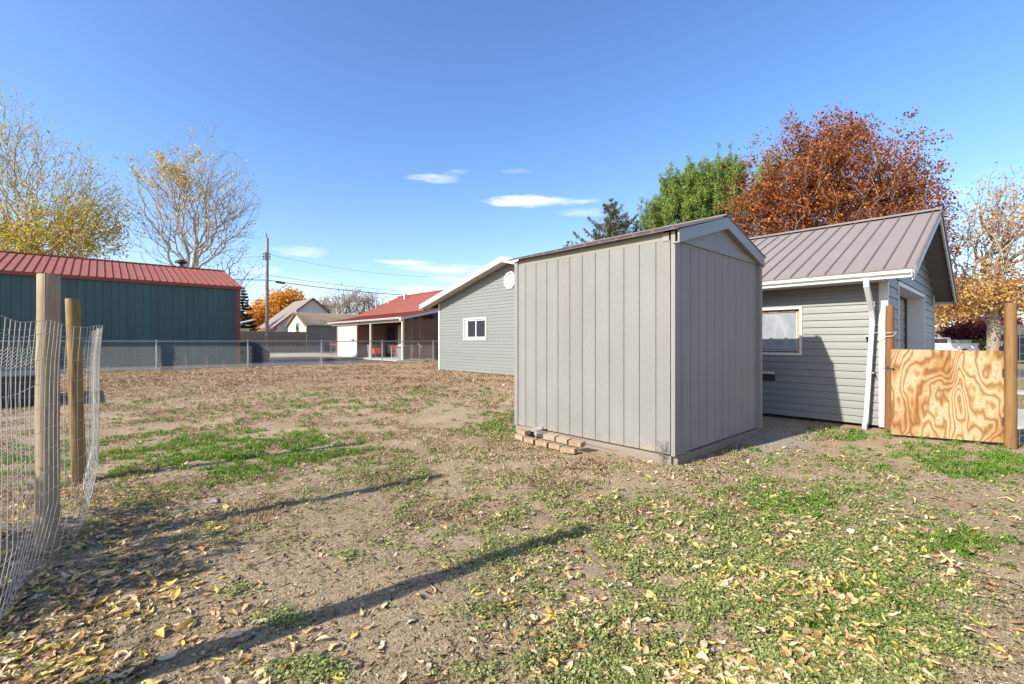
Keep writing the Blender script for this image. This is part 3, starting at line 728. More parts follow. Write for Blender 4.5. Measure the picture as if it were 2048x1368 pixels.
# garage window
wn_ = T('window', None, None, (0,0,0)); wn_.parent = ga
m = MB(off); y0, y1, z0, z1 = -.02, 1.05, 1.10, 1.83
m.box(B0-.028, B0+.0, y0-.035, y1+.035, z1, z1+.035); m.box(B0-.028, B0, y0-.035, y1+.035, z0-.035, z0)
m.box(B0-.028, B0, y0-.035, y0, z0, z1); m.box(B0-.028, B0, y1, y1+.035, z0, z1); m.build('frame', m_white, wn_)
m = MB(off); m.box(B0+.0, B0+.075, y0-.02, y0-.001, z0, z1); m.box(B0, B0+.075, y0, y1, z1-.001, z1+.018); m.box(B0, B0+.075, y0, y1, z0-.018, z0+.012)
m.box(B0+.03, B0+.045, y0, y1, z1-.045, z1-.001); m.box(B0+.028, B0+.045, y0, y0+.05, z0+.012, z1-.046); m.build('reveal', m_rawwood, wn_)
m = MB(off); m.box(B0+.047, B0+.052, y0+.05, y1, z0+.05, z1-.045); m.build('pane', m_haze_glass, wn_)
m = MB(off); m.box(B0+.03, B0+.05, y0+.05, y0+.062, z0+.04, z1-.05); m.box(B0+.03, B0+.05, y0+.062, y1, z0+.028, z0+.04); m.build('sash', m_white_d, wn_)
m = MB(off); m.box(B0+.06, B0+.12, y0, y1, z0+.002, z1-.002); m.build('backing', m_dark, wn_)
# little vent
vt = T('wall_vent', None, None); vt.parent = ga
m = MB(off); m.box(B0-.02, B0-.014, .33, .75, .60, .785); m.build('frame', m_sid, vt)
m = MB(off); m.box(B0-.0235, B0-.0203, .345, .74, .615, .725); m.build('opening', m_dark, vt)
m = MB(off)
for i in range(7): m.box(B0-.026, B0-.0205, .36+i*.054, .40+i*.054, .738, .775)
m.build('grille', m_soffit, vt)
# garage door recess
dr_ = T('garage_door', None, None); dr_.parent = ga
m = MB(off); D0, D1, DZ = 5.15, 8.28, 2.20
for i in range(5):
    z0 = .03+i*.43; m.box(D0, D1, A0+.30, A0+.34, z0, z0+.422)
    for j in range(2): m.box(D0, D1, A0+.292, A0+.299, z0+.10+j*.16, z0+.16+j*.16)
m.build('door_panel', m_doorpan, dr_)
m = MB(off); m.box(D0-.07, D0-.001, A0-.02, A0+.40, 0, DZ+.0); m.box(D1+.001, D1+.06, A0-.02, A0+.40, 0, DZ); m.box(D0-.07, D1+.06, A0-.02, A0+.40, DZ+.001, DZ+.07); 
m.build('frame', m_white, dr_)
m = MB(off); m.box(D1-.03, D1, A0+.26, A0+.288, 0, DZ-.03); m.box(D0, D1-.03, A0+.26, A0+.288, DZ-.03, DZ); m.build('seal', m_black, dr_)
for i in range(14):
    t = i/13; bb = EB1-.12-(EB1-.12-RB)*t; boxes('string_light', m_soffit, ga, off, [(bb-.01, bb+.01, RA0+.03, RA0+.05, EZ+slope*(EB1-bb)-.125, EZ+slope*(EB1-bb)-.10)])

# ------------------------------------------------------------------ gate and gate posts
def post(name, label, loc, r, h, mt, lean=(0,0), seed=1, seg=24, cap=.0, parent=None, cat='post'):
    rr = random.Random(seed); b = MB(); pts = []; rs = []
    K = 14
    for i in range(K+1):
        t = i/K; z = -.15+(h+.15)*t
        pts.append((lean[0]*max(0, z)/h+rr.uniform(-1,1)*.002, lean[1]*max(0, z)/h+rr.uniform(-1,1)*.002, z)); rs.append(r*(1.04-.08*t)*(1+rr.uniform(-1,1)*.012))
    pts.append((pts[-1][0], pts[-1][1], h+.004)); rs.append(r*.93)
    b.tube(pts, rs, seg)
    for v_ in b.v:
        th_ = math.atan2(v_.y, v_.x); k_ = 1+.018*math.sin(3*th_+seed)+.008*math.sin(7*th_+v_.z*2)
        v_.x = v_.x*k_; v_.y = v_.y*k_
    o = b.build(name, mt, parent, smooth=True); o.location = loc
    if parent is None: props(o, label, cat)
    elif label: o['label'] = label
    return o
gp = G(2021, 897); GPR = Vector((at(2021,gp[1]+.055)[0], gp[1]+.055, 0)); post('gate_post', 'round honey coloured wooden post carrying the gate hinges', GPR, .056, 1.76, m_orange, (0,0), 5)
GPL = Vector((at(1778, 6.58)[0], 6.58, 0)); post('gate_post', 'round orange brown wooden post between the downspout and the plywood gate', GPL, .053, 1.81, m_orange2, (.015,0), 6)
gL = Vector((5.145, 6.17, 0)); gR = Vector((6.085, 5.62, 0)); gd = (gR-gL); gl = gd.length
gate = T('plywood_gate', 'low gate of wildly grained orange plywood between two round posts', 'gate', gL, math.atan2(gd.y, gd.x))
m = MB(); m.hexa([(0,0,.035), (gl,0,.04), (gl,.02,.04), (0,.02,.035)], [(0,0,1.19), (gl-.01,0,1.175), (gl-.01,.02,1.175), (0,.02,1.19)]); m.build('panel', m_ply, gate)
m = MB(); m.box(.0, .085, .022, .06, .03, 1.18); m.box(gl-.085, gl, .022, .06, .03, 1.165); m.box(.085, gl-.085, .022, .06, .03, .115); m.box(.085, gl-.085, .022, .06, 1.07, 1.16); m.bar((.1,.041,.13), (gl-.1,.041,1.05), .085, .034, (0,1,0)); m.build('brace_frame', m_rawwood, gate)
for z in (.90, .30):
    m = MB(); m.box(gl-.02, gl+.075, -.005, .0, z-.05, z+.06); m.tube([(gl+.02, -.008, z-.055), (gl+.02, -.008, z+.065)], .009, 8)
    for q in (-.03, .035): m.tube([(gl+.055, -.009, z+q+.005), (gl+.055, -.004, z+q+.005)], .006, 6)
    m.build('hinge', m_black, gate)
m = MB(); m.tube([(-.10, -.02, .93), (-.03, -.035, .935), (.03, -.012, .92)], .006, 6); m.box(-.055, -.03, -.04, -.02, .90, .96); m.build('latch', m_black, gate)
# twine round post and downspout
m = MB(); dsx = Vector(W(da, EB0+.26)); c0 = GPL+Vector((0,0,0)); 
pts = [dsx+Vector((-.10,-.06,1.45)), dsx+Vector((.0,-.07,1.42)), dsx+Vector((.10,-.07,1.41)), GPL+Vector((-.05,-.08,1.42)), GPL+Vector((.05,-.075,1.435)), GPL+Vector((-.02,-.085,1.37)), dsx+Vector((.06,-.06,1.36))]
m.tube(pts, .0045, 6); props(m.build('tie_strap', m_soffit), 'pale cord tied between downspout and wooden post', 'cord')

# wire fence to the right of the gate
def wire_run(mb, path, z0, z1, dv, hz, r, bulge=None, top_lean=None, hr=None):
    P = [Vector(p) for p in path]; seg = [(P[i+1]-P[i]).length for i in range(len(P)-1)]; tot_ = sum(seg)
    def pos(s):
        for i, l in enumerate(seg):
            if s <= l or i == len(seg)-1: return P[i]+(P[i+1]-P[i])*min(1, s/l)
            s -= l
    def pt(s, z):
        p = pos(s).copy(); p.z = z
        if bulge: p += bulge(s, z)
        return p
    s = 0
    while s <= tot_+1e-6:
        zz = [z0+(z1-z0)*k_/12 for k_ in range(13)]; mb.tube([pt(s, z) for z in zz], r, 4, False); s += dv
    for z in hz:
        n_ = max(2, int(tot_/.05)); mb.tube([pt(tot_*k_/n_, z) for k_ in range(n_+1)], (hr or r), 4, False)
m = MB(); q0 = GPR+Vector((.09, -.02, 0)); q1 = q0+Vector((1.6, -.35, 0)); wire_run(m, [q0, q1], .02, 1.45, .10, [.05+.1*i for i in range(15)], .0016)
props(m.build('wire_netting', m_wire), 'galvanised welded wire stretched away from the honey coloured gate post', 'wire fence')

# ------------------------------------------------------------------ wire fence at left
wf = T('wire_fence', 'sagging welded wire fence hung on two round wooden posts', 'wire fence', (-2.9, 2.8, 0))
inv = Vector((2.9, -2.8, 0))
P1 = G(95, 1105); P2 = G(155, 962)
def child_post(lab, P, r, h, mt, lean, seed): return post('post', lab, Vector(P)+inv, r, h, mt, lean, seed, parent=wf)
child_post('thick pale peeled log with a long crack', (at(94,2.85)[0], 2.85, 0), .056, 1.715, m_peeled, (-.01,.02), 2)
child_post('shorter thin yellowish treated post', (at(158,4.26)[0], 4.26, 0), .052, 1.69, m_weath, (-.06,0), 3)
post('post', None, Vector((-2.02, 1.40, 0))+inv, .065, 1.95, m_weath, (0,0), 4, parent=wf)
m = MB(); m.tube([(at(94,2.85)[0]+.036+inv.x, 2.85-.043+inv.y, z) for z in (1.35, 1.5, 1.6, 1.72)], [.001, .002, .0025, .003], 4); m.build('crack', m_dark, wf)
off0 = Vector((-2.9, 2.8, 0))
path = [(-1.78,1.15,0), (-2.02,1.60,0), (-2.19,1.93,0), (-2.36,2.20,0), (-2.50,2.42,0), (-2.62,2.60,0), (-2.70,2.72,0), (-2.80,2.98,0), (-3.02,3.3,0), (-3.25,3.55,0), (-3.50,3.82,0), (-3.76,4.10,0), (-3.90,4.24,0), (-4.02,4.34,0)]
def bulge(s, z):
    b_ = .006*math.sin(s*7+z*2)+.002*math.sin(z*7+s*3)
    k_ = max(0, z-1.14); e = max(0, .35-z)
    return Vector((b_*.8+k_*.20+.02*math.sin(s*3)-e*.1, b_*.5-k_*.1-e*.15, -.012*math.sin(s*7)))
m = MB(off0)
def wirezs(): return [.03, .09, .16, .24, .33, .44, .56, .68, .80, .93, 1.06, 1.19, 1.33, 1.40]
wire_run(m, path, .02, 1.40, .075, wirezs(), .0018, bulge, hr=.0016)
m.build('wire_mesh', m_wire, wf)
m = MB(off0); path2 = [(-4.05,4.30,0), (-4.4,4.02,0), (-4.9,3.62,0), (-5.4,3.2,0)]
wire_run(m, path2, .02, 1.41, .06, wirezs(), .0012, lambda s, z: Vector((.012*math.sin(z*7), .012*math.sin(s*6), 0)), hr=.0013)
m.build('wire_mesh', m_wire, wf)

# dark stock tank
tk = T('stock_tank', 'long dark trough sitting in the dry grass behind the wire fence', 'trough', W(10.8, -9.3), TH)
c0 = grid_ab(*[np.array(v) for v in (-9.52, 9.05)]); ta, tb = float(c0[0]), float(c0[1]); tk.location = W(ta, tb)
m = MB(); m.hexa([(-1.5,0,0),(0,0,0),(0,2.9,0),(-1.5,2.9,0)], [(-1.58,-.06,.6),(.06,-.06,.6),(.06,2.96,.6),(-1.58,2.96,.6)]); m.build('tank_body', m_tank, tk, bevel=.05)
m = MB()
for (p, q) in (((-1.6,-.08,.6),(.08,-.08,.6)), ((.08,-.08,.6),(.08,2.98,.6)), ((.08,2.98,.6),(-1.6,2.98,.6)), ((-1.6,2.98,.6),(-1.6,-.08,.6))): m.tube([p, q], .03, 8)
m.build('rim', m_tank, tk)

# ------------------------------------------------------------------ chain link fence
cf = T('chain_link_fence', 'low galvanised chain link fence along the far side of the yard', 'fence', W(22.9, -2.6), TH)
off = (-2.6, 22.9, 0); FA = 22.9
for k in range(-3, 6):
    b_ = -2.6+3.55*k
    m = MB(off); m.tube([(b_, FA+.03, -.05), (b_, FA+.03, 1.33)], .035, 10); m.tube([(b_, FA+.03, 1.33), (b_, FA+.03, 1.36)], [.036, .015], 10); m.build('post', m_galv, cf, smooth=True)
m = MB(off); m.tube([(-13.5, FA, 1.29), (15.2, FA, 1.29)], .024, 8); m.build('rail', m_galv, cf, smooth=True)
m = MB(off); H = 1.22; sp_ = .10; x0 = -13.5
k = 0
while x0+k*sp_ < 15.2+H:
    x_ = x0+k*sp_
    for s_ in (1, -1):
        a = (x_, FA-.032+.004*s_, .04); 
        p = Vector((x_-H*.5*.75, FA-.03+.005*s_, .04)); q = Vector((x_+H*.5*.75, FA-.03+.005*s_, .04+H))
        if s_ < 0: p.x, q.x = q.x, p.x
        m.tube([p, q], .0027, 3, False)
    k += 1
m.build('wire_mesh', m_galv, cf)
m = MB(off); m.box(-13.5, -1.0, FA-.06, FA-.02, -.02, .045); m.build('kick_board', m_soffit, cf)

# ------------------------------------------------------------------ green metal building
gb, off = groot('metal_building', 'long dark green metal building with red ribbed roof', 'building', 27.6, 1.5)
GA0, GA1, GB0, GB1, GE, GR = 27.6, 37.2, -8.3, 1.5, 4.42, 5.86
m = MB(off)
def ribwall(mb, P, U, Nn, L, z0, z1, sp=.2, d=.02, w1=.03):
    P = Vector(P); U = Vector(U); Nn = Vector(Nn); u = 0
    while u < L-1e-6:
        e = min(u+sp, L)
        pr = [(u, 0), (e-w1*2, 0), (e-w1*1.5, d), (e-w1*.5, d), (e, 0)]
        for i in range(4):
            (a, o1), (b_, o2) = pr[i], pr[i+1]
            mb.face([P+U*a+Nn*o1+Vector((0,0,z0)), P+U*b_+Nn*o2+Vector((0,0,z0)), P+U*b_+Nn*o2+Vector((0,0,z1)), P+U*a+Nn*o1+Vector((0,0,z1))])
        u = e
ribwall(m, (GB0, GA0, 0), (1,0,0), (0,-1,0), GB1-GB0, 0, GE-.02, .305); m.build('wall', m_green, gb)
m = MB(off); ribwall(m, (GB1, GA0, 0), (0,1,0), (1,0,0), GA1-GA0, 0, GE-.02, .305)
m.prism([(GB1, GA0, GE-.02), (GB1, GA1, GE-.02), (GB1, (GA0+GA1)/2, GR-.05)], (-.05, 0, 0)); m.build('wall', m_green, gb)
m = MB(off); ribwall(m, (GB0, GA0, 0), (0,1,0), (-1,0,0), GA1-GA0, 0, GE-.02, .305)
m.prism([(GB0, GA0, GE-.02), (GB0, GA1, GE-.02), (GB0, (GA0+GA1)/2, GR-.05)], (.05, 0, 0)); m.build('wall', m_green, gb)
m = MB(off); m.box(GB0, GB1, GA1-.05, GA1, 0, GE); m.build('wall', m_green, gb)
m = MB(off); m2 = MB(off); mid = (GA0+GA1)/2
roof_plane(m, (GB0-.1, GA0-.12, GE), (1,0,0), GB1-GB0+.2, (0, mid-GA0+.12, GR-GE), .05, .305, m2, .05, .035, .15)
roof_plane(m, (GB0-.1, GA1+.12, GE), (1,0,0), GB1-GB0+.2, (0, mid-GA1-.12, GR-GE), .05, .305, m2, .05, .035, .15)
rf = m.build('roof', m_red_roof, gb); m2.build('roof_rib', m_red_rib, rf)
m = MB(off); m.box(GB0-.12, GB1+.12, mid-.12, mid+.12, GR+.0, GR+.06); m.build('ridge_cap', m_red_roof, rf)
m = MB(off)
m.box(GB1-.16, GB1+.045, GA0-.045, GA0+.16, 0, GE-.1); m.box(GB0-.045, GB0+.16, GA0-.045, GA0-.022, 0, GE-.1)
m.box(GB0-.1, GB1+.1, GA0-.15, GA0-.025, GE-.17, GE-.055)
m.prism([(GB1+.102, GA0-.13, GE-.12), (GB1+.102, mid, GR-.12), (GB1+.102, mid, GR+.02), (GB1+.102, GA0-.13, GE+.02)], (-.05, 0, 0))
m.prism([(GB1+.102, GA1+.13, GE-.12), (GB1+.102, mid, GR-.12), (GB1+.102, mid, GR+.02), (GB1+.102, GA1+.13, GE+.02)], (-.05, 0, 0))
m.build('corner_trim', m_red_trim, gb)
m = MB(off); m.tube([(-.6, mid+.8, GR-.6), (-.6, mid+.8, GR+.35)], .12, 10); m.tube([(-.6, mid+.8, GR+.35), (-.6, mid+.8, GR+.42), (-.6, mid+.8, GR+.55), (-.6, mid+.8, GR+.62)], [.2, .32, .32, .05], 10); m.build('roof_vent', m_black, gb, smooth=True)

# tarp covered pile
tp = at(496, 28.8)
pile = T('covered_pile', 'rounded heap under a black tarp at the corner of the green building', 'pile', tp, .3)
m = MB(); K = 22; J = 9; rr = random.Random(4)
grid_ = []
for j in range(J+1):
    ring = []
    for i in range(K):
        t = 2*math.pi*i/K; s_ = j/J; rad = math.sin(s_*math.pi/2+.0)
        z = 1.25*math.cos(s_*math.pi/2)**.75; rr_ = (1+.09*math.sin(3*t+j)+rr.uniform(-.04,.04))
        ring.append(m.vert((1.15*rad*rr_*math.cos(t), 1.4*rad*rr_*math.sin(t), z+(rr.uniform(-.04,.04) if 0 < j < J else 0))))
    grid_.append(ring)
for j in range(J):
    for i in range(K): m.f.append([grid_[j][i], grid_[j][(i+1)%K], grid_[j+1][(i+1)%K], grid_[j+1][i]])
m.build('tarp', m_tarp, pile)

# ------------------------------------------------------------------ grey house (left of shed)
gh, off = groot('house', 'blue grey sided outbuilding with white rakes and octagonal gable vent', 'house', 14.95, 6.85)
HA0, HA1, HB, HR = 5.3, 14.95, 6.85, 10.13
HE, HT = 2.92, 4.36; sl = (HT-HE)/(15.84-HR)
ztop = lambda a: HT-.14-sl*abs(a-HR)
m = MB(off)
def ulo2(z):  # measured from HA0 upward along +a
    lim = (ztop(HR)-z)/sl; return max(0, (HR-HA0)-lim) if lim > 0 else HR-HA0
def uhi2(z):
    lim = (ztop(HR)-z)/sl; return min(HA1-HA0, (HR-HA0)+lim) if lim > 0 else HR-HA0
siding(m, (HB, HA0, 0), (0,1,0), (-1,0,0), ulo2, uhi2, .03, ztop(HR)-.01, .127, .016, holes=[(11.62-HA0, 13.02-HA0, 1.40, 2.18)])
m.build('gable_wall', m_sid2, gh)
m = MB(off); m.box(HB+.02, HB+9, HA1-.02, HA1, 0, 3.1); m.box(HB+.02, HB+9, HA0, HA0+.02, 0, 3.0); m.build('side_wall', m_sid2, gh)
m = MB(off)
for e in (4.42, 15.84): roof_plane(m, (6.38, e, HE), (1,0,0), 9, (0, HR-e, HT-HE), .05)
m.build('roof', m_brown_roof, gh)
m = MB(off)
for e in (4.42, 15.84):
    m.prism([(6.355, e, HE-.18), (6.355, HR, HT-.18), (6.355, HR, HT+.015), (6.355, e, HE+.015)], (.024, 0, 0))
    m.prism([(6.34, e, HE-.06), (6.34, HR, HT-.06), (6.34, HR, HT+.02), (6.34, e, HE+.02)], (.014, 0, 0))
m.build('fascia', m_white, gh)
m = MB(off)
for e in (4.42, 15.84): m.hexa([(6.38, e, HE-.13), (6.38, HR, HT-.13), (HB, HR, HT-.13), (HB, e, HE-.13)], [(6.38, e, HE-.11), (6.38, HR, HT-.11), (HB, HR, HT-.11), (HB, e, HE-.11)])
m.build('soffit', m_soffit, gh)
m = MB(off); m.box(6.40, 15, 15.82, 15.84, HE-.16, HE-.02); m.box(6.95, 15, 15.0, 15.82, HE-.16, HE-.14); m.build('eave_board', m_soffit, gh)
m = MB(off); m.box(HB-.03, HB+.07, HA1-.06, HA1+.03, .02, 2.98); m.build('corner_trim', m_white, gh)
win = T('window', None, None); win.parent = gh
m = MB(off); a0, a1, z0, z1 = 11.62, 13.02, 1.40, 2.18
for (p, q, r_, s_) in ((a0-.07, a1+.07, z1, z1+.07), (a0-.07, a1+.07, z0-.07, z0), (a0-.07, a0, z0, z1), (a1, a1+.07, z0, z1)): m.box(HB-.04, HB, p, q, r_, s_)
m.build('frame', m_cream, win)
m = MB(off)
for (p, q, r_, s_) in ((a0, a1, z1-.06, z1), (a0, a1, z0, z0+.07), (a0, a0+.06, z0+.07, z1-.06), (a1-.20, a1, z0+.07, z1-.06), ((a0+a1)/2-.08, (a0+a1)/2-.02, z0+.07, z1-.06)): m.box(HB+.0, HB+.03, p, q, r_, s_)
m.build('sash', m_white, win)
m = MB(off); m.box(HB+.031, HB+.036, a0, a1, z0, z1); m.build('pane', m_glassd, win)
vt = T('gable_vent', None, None); vt.parent = gh
m = MB(off); vc = (10.18, 3.56)
oc8 = [(vc[0]+.33*math.cos(R(22.5+45*i)), vc[1]+.34*math.sin(R(22.5+45*i))) for i in range(8)]
ic8 = [(vc[0]+.26*math.cos(R(22.5+45*i)), vc[1]+.27*math.sin(R(22.5+45*i))) for i in range(8)]
for i in range(8):
    j = (i+1) % 8; m.prism([(HB-.05, *oc8[i]), (HB-.05, *oc8[j]), (HB-.05, *ic8[j]), (HB-.05, *ic8[i])], (.05, 0, 0))
m.build('frame', m_white, vt)
m = MB(off)
for i in range(7):
    z = vc[1]-.235+i*.067; hw = .25 if abs(z+.03-vc[1]) < .11 else .25-(abs(z+.03-vc[1])-.11)*1.0
    m.prism([(HB-.042, vc[0]-hw, z), (HB-.012, vc[0]-hw, z+.055), (HB-.006, vc[0]-hw, z+.055), (HB-.036, vc[0]-hw, z)], (0, 2*hw, 0))
m.build('louver', m_white, vt)

# ------------------------------------------------------------------ red roofed house with porch
rh, off = groot('porch_house', 'low house with red metal roof, open porch and brown lattice screen', 'house', 24.3, 10.15)
PB = 10.15
m = MB(off); m2 = MB(off)
roof_plane(m, (PB-.25, 24.0, 2.86), (0,1,0), 12.6, (2.75, 0, .62), .05, .40, m2, .04, .02, .1)
roof_plane(m, (12.35, 25.4, 3.50), (0,1,0), 11.4, (4.25, 0, 1.98), .06, .40, m2, .04, .02, .1)
roof_plane(m, (20.9, 25.4, 3.50), (0,1,0), 11.4, (-4.30, 0, 1.98), .06)
rf = m.build('roof', m_red_roof, rh); m2.build('roof_rib', m_red_rib, rf)
m = MB(off); m.box(16.45, 16.75, 25.3, 36.9, 5.46, 5.53); m.build('ridge_cap', m_red_roof, rf)
m = MB(off); m.box(15.55, 15.75, 33.8, 34.0, 4.9, 5.38); m.tube([(15.65, 33.9, 5.38), (15.65, 33.9, 5.46)], .17, 8); m.build('roof_vent', m_soffit, rf)
for q in ((14.0, 36.2, 4.0), (14.9, 35.6, 4.4)): m = MB(off); m.tube([q, (q[0], q[1], q[2]+.85)], .06, 8); m.build('vent_pipe', m_soffit, rf)
m = MB(off); m.prism([(PB-.25+x, 24.1, 2.74+z) for x, z in prof], (0, 12.5, 0)); m.build('gutter', m_white, rh)
m = MB(off); m.box(PB-.05, PB+.06, 24.2, 36.4, 2.56, 2.76); m.build('beam', m_cream, rh)
m = MB(off); m.prism([(PB-.2, 23.98, 2.68), (PB+2.5, 23.98, 3.26), (PB+2.5, 23.98, 3.44), (PB-.2, 23.98, 2.83)], (0, .03, 0)); m.box(PB-.3, PB-.12, 24.02, 24.2, 2.62, 2.84); m.build('fascia', m_white, rh)
for a_ in (24.3, 29.0):
    m = MB(off); m.box(PB-.06, PB+.07, a_-.065, a_+.065, 0, 2.6); m.build('porch_post', m_cream, rh)
m = MB(off); m.box(PB+0, PB+.05, 31.45, 35.2, .05, 2.45); m.build('panel_wall', m_white_d, rh)
m = MB(off); m.box(PB+.05, PB+2.4, 31.35, 31.45, .0, 2.6); m.box(PB-.01, PB+.06, 31.33, 31.449, 0, 2.6); m.box(PB, PB+.05, 31.45, 35.3, 2.46, 2.56); m.box(PB, PB+.05, 35.21, 35.4, 0, 2.46); m.build('room_side', m_lattice, rh)
m = MB(off); m.box(PB-.05, PB-.005, 31.9, 32.35, 1.36, 1.42); m.tube([(PB-.03, 32.0, 1.30), (PB-.03, 32.0, 1.5)], .02, 6); m.build('handle', m_black, rh)
m = MB(off); m.box(PB+2.4, PB+2.5, 24.5, 36.6, 0, 3.3); m.build('back_wall', m_brownwall, rh)
m = MB(off); m.box(PB+2.5, PB+6.0, 24.34, 24.44, 0, 3.4); m.build('end_wall', m_brownwall, rh)
for ya in (25.6, 36.4): m = MB(off); m.prism([(12.7, ya, 0), (20.5, ya, 0), (20.5, ya, 3.5), (16.6, ya, 5.3), (12.7, ya, 3.5)], (0, .1, 0)); m.build('side_wall', m_offwhite, rh)
boxes('stud', m_cream, rh, off, [(PB+2.3, PB+2.39, a_-.08, a_+.08, 0, 3.2) for a_ in (26.1, 27.2)]+[(PB+2.33, PB+2.395, 28.3, 29.3, .1, 2.5)])
m = MB(off); m.bar((PB+2.2, 25.6, .9), (PB+2.2, 28.2, 1.9), .08, .08); m.build('brace', m_cream, rh)
boxes('dark_doorway', m_dark, rh, off, [(PB+2.3, PB+2.39, 26.35, 26.95, .1, 2.3), (PB+2.3, PB+2.39, 29.9, 30.9, .1, 2.3)])
ls = T('lattice_screen', None, None); ls.parent = rh
m = MB(off); Hh = 2.55; Ll = 2.35
def lat(mb, x0, x1, z0, z1, y, sp, w_, sgn):
    c_ = -(z1-z0)
    while c_ < (x1-x0):
        # line x = x0 + c + t, z = z0 + t
        t0 = max(0, -c_); t1 = min(z1-z0, (x1-x0)-c_)
        if t1 > t0+.02:
            p = Vector((x0+c_+t0, y, z0+t0)); q = Vector((x0+c_+t1, y, z0+t1))
            if sgn < 0: p.x = x0+x1-p.x; q.x = x0+x1-q.x
            mb.bar(p, q, .006, w_, (0,0,1))
        c_ += sp
lat(m, PB+.08, PB+3.2, .12, 2.78, 24.32, .19, .075, 1); lat(m, PB+.08, PB+3.2, .12, 2.78, 24.328, .19, .075, -1)
m.build('lattice', m_lattice, ls)
m = MB(off); m.box(PB+1.5, PB+1.56, 24.34, 24.40, 0, 2.9); m.box(PB+.08, PB+3.2, 24.34, 24.38, 1.35, 1.43); m.box(PB+.08, PB+3.2, 24.34, 24.38, 2.62, 2.72); m.build('stud', m_lattice, ls)
# porch things
t = T('red_cart', 'red wheeled cart standing in the shade of the porch', 'cart', W(30.1, PB+.9), TH)
m = MB(); m.hexa([(-.25,-.35,.35),(.25,-.35,.35),(.25,.35,.35),(-.25,.35,.35)], [(-.35,-.5,.75),(.35,-.5,.75),(.35,.5,.75),(-.35,.5,.75)]); m.build('tray', m_plastic_red, t)
m = MB(); m.tube([(0,.35,.3),(.0,.55,.9),(0,.6,1.15)], .02, 6); m.tube([(-.2,.6,1.15),(.2,.6,1.15)], .02, 6); m.build('handle', m_black, t)
for s_ in (-1, 1):
    m = MB(); m.tube([(s_*.3,-.1,.18),(s_*.36,-.1,.18)], .18, 14); m.build('wheel', m_tyre, t)
t = T('trash_bin', 'grey wheeled bin against the middle of the porch', 'bin', W(30.9, PB+1.0), TH)
m = MB(); m.hexa([(-.22,-.25,.05),(.22,-.25,.05),(.22,.25,.05),(-.22,.25,.05)], [(-.28,-.32,.95),(.28,-.32,.95),(.28,.32,.95),(-.28,.32,.95)]); m.build('bin_body', m_plastic_grey, t)
m = MB(); m.box(-.3,.3,-.34,.34,.955,1.02); m.build('lid', m_plastic_grey, t)
t = T('sawhorse', 'pale metal sawhorse folded beside the right porch post', 'sawhorse', W(26.0, PB+.7), TH+.3)
m = MB(); m.box(-.3,.3,-.04,.04,.86,.92); m.build('top_bar', m_plastic_grey, t)
for sx_, sy_ in ((-1,-1),(-1,1),(1,-1),(1,1)):
    m = MB(); m.bar((sx_*.22, sy_*.03, .87), (sx_*.3, sy_*.26, 0), .035, .02); m.build('leg', m_galv, t)
t = T('folded_chair', 'white and red folding chair standing in the porch', 'chair', W(26.9, PB+.8), TH-.4)
m = MB(); m.hexa([(-.22,-.2,.42),(.22,-.2,.42),(.22,.2,.44),(-.22,.2,.44)], [(-.22,-.2,.46),(.22,-.2,.46),(.22,.2,.48),(-.22,.2,.48)]); m.build('seat', m_plastic_red, t)
m = MB(); m.box(-.22,.22,.2,.24,.62,.95); m.build('backrest', m_plastic_red, t)
for s_ in (-1, 1):
    m = MB(); m.tube([(s_*.23,-.25,0),(s_*.23,.22,.95)], .014, 6); m.build('leg', m_white, t)
    m = MB(); m.tube([(s_*.23,.3,0),(s_*.23,-.18,.45)], .014, 6); m.build('leg', m_white, t)
t = T('storage_tote', 'blue grey plastic tote beside the sawhorse', 'tote', W(25.3, PB+.6), TH)
m = MB(); m.hexa([(-.25,-.3,.0),(.25,-.3,.0),(.25,.3,.0),(-.25,.3,.0)], [(-.3,-.36,.85),(.3,-.36,.85),(.3,.36,.85),(-.3,.36,.85)]); m.build('bin_body', m_plastic_grey, t)
m = MB(); m.box(-.32,.32,-.38,.38,.852,.90); m.build('lid', m_black, t)
t = T('plant_stand', 'small thin legged stand with red flowers left of the white panel', 'plant stand', at(668, 41))
m = MB()
for sx_, sy_ in ((-1,-1),(-1,1),(1,-1),(1,1)): m.tube([(sx_*.3, sy_*.2, 0), (sx_*.22, sy_*.15, 1.0)], .02, 5)
m.box(-.3,.3,-.2,.2,.98,1.03); m.build('frame', m_galv, t)
m = MB(); rr = random.Random(3)
for i in range(30): p = Vector((rr.uniform(-.35,.35), rr.uniform(-.2,.2), 1.03+rr.uniform(0,.3))); m.box(-.04,.04,-.04,.04,-.03,.03, Matrix.Translation(p))
m.build('flowers', m_plastic_red, t)

# ------------------------------------------------------------------ far fence, barn, house
wfn = T('board_fence', 'weathered vertical board privacy fence behind the gravel drive', 'fence', W(56, 3.6), TH)
off = (3.6, 56, 0)
m = MB(off); b_ = 3.6; rr = random.Random(9)
while b_ < 14.3:
    m.box(b_, b_+.135, 56, 56.025, -.1, 2.42+rr.uniform(-.03,.03)); b_ += .142
m.build('board_panel', m_fence_wood, wfn)
m = MB(off); m.box(3.6, 14.3, 56.03, 56.07, .5, .6); m.box(3.6, 14.3, 56.03, 56.07, 1.9, 2.0); m.build('rail', m_fence_wood, wfn)
bn, off = groot('barn', 'small tan board outbuilding with old shingle roof and weathered white gable', 'shed', 56.0, 14.4)
m = MB(off); grooved(m, (14.4, 56, 0), (1,0,0), (0,-1,0), 9, 0, 3.3, .3, .2, .03, .02); m.build('front_wall', m_tanwall, bn)
m = MB(off); m.prism([(14.42, 56.01, 0), (14.42, 63.5, 0), (14.42, 63.5, 3.3), (14.42, 59.75, 5.0), (14.42, 56.01, 3.3)], (.1, 0, 0)); m.build('gable_wall', m_cream, bn)
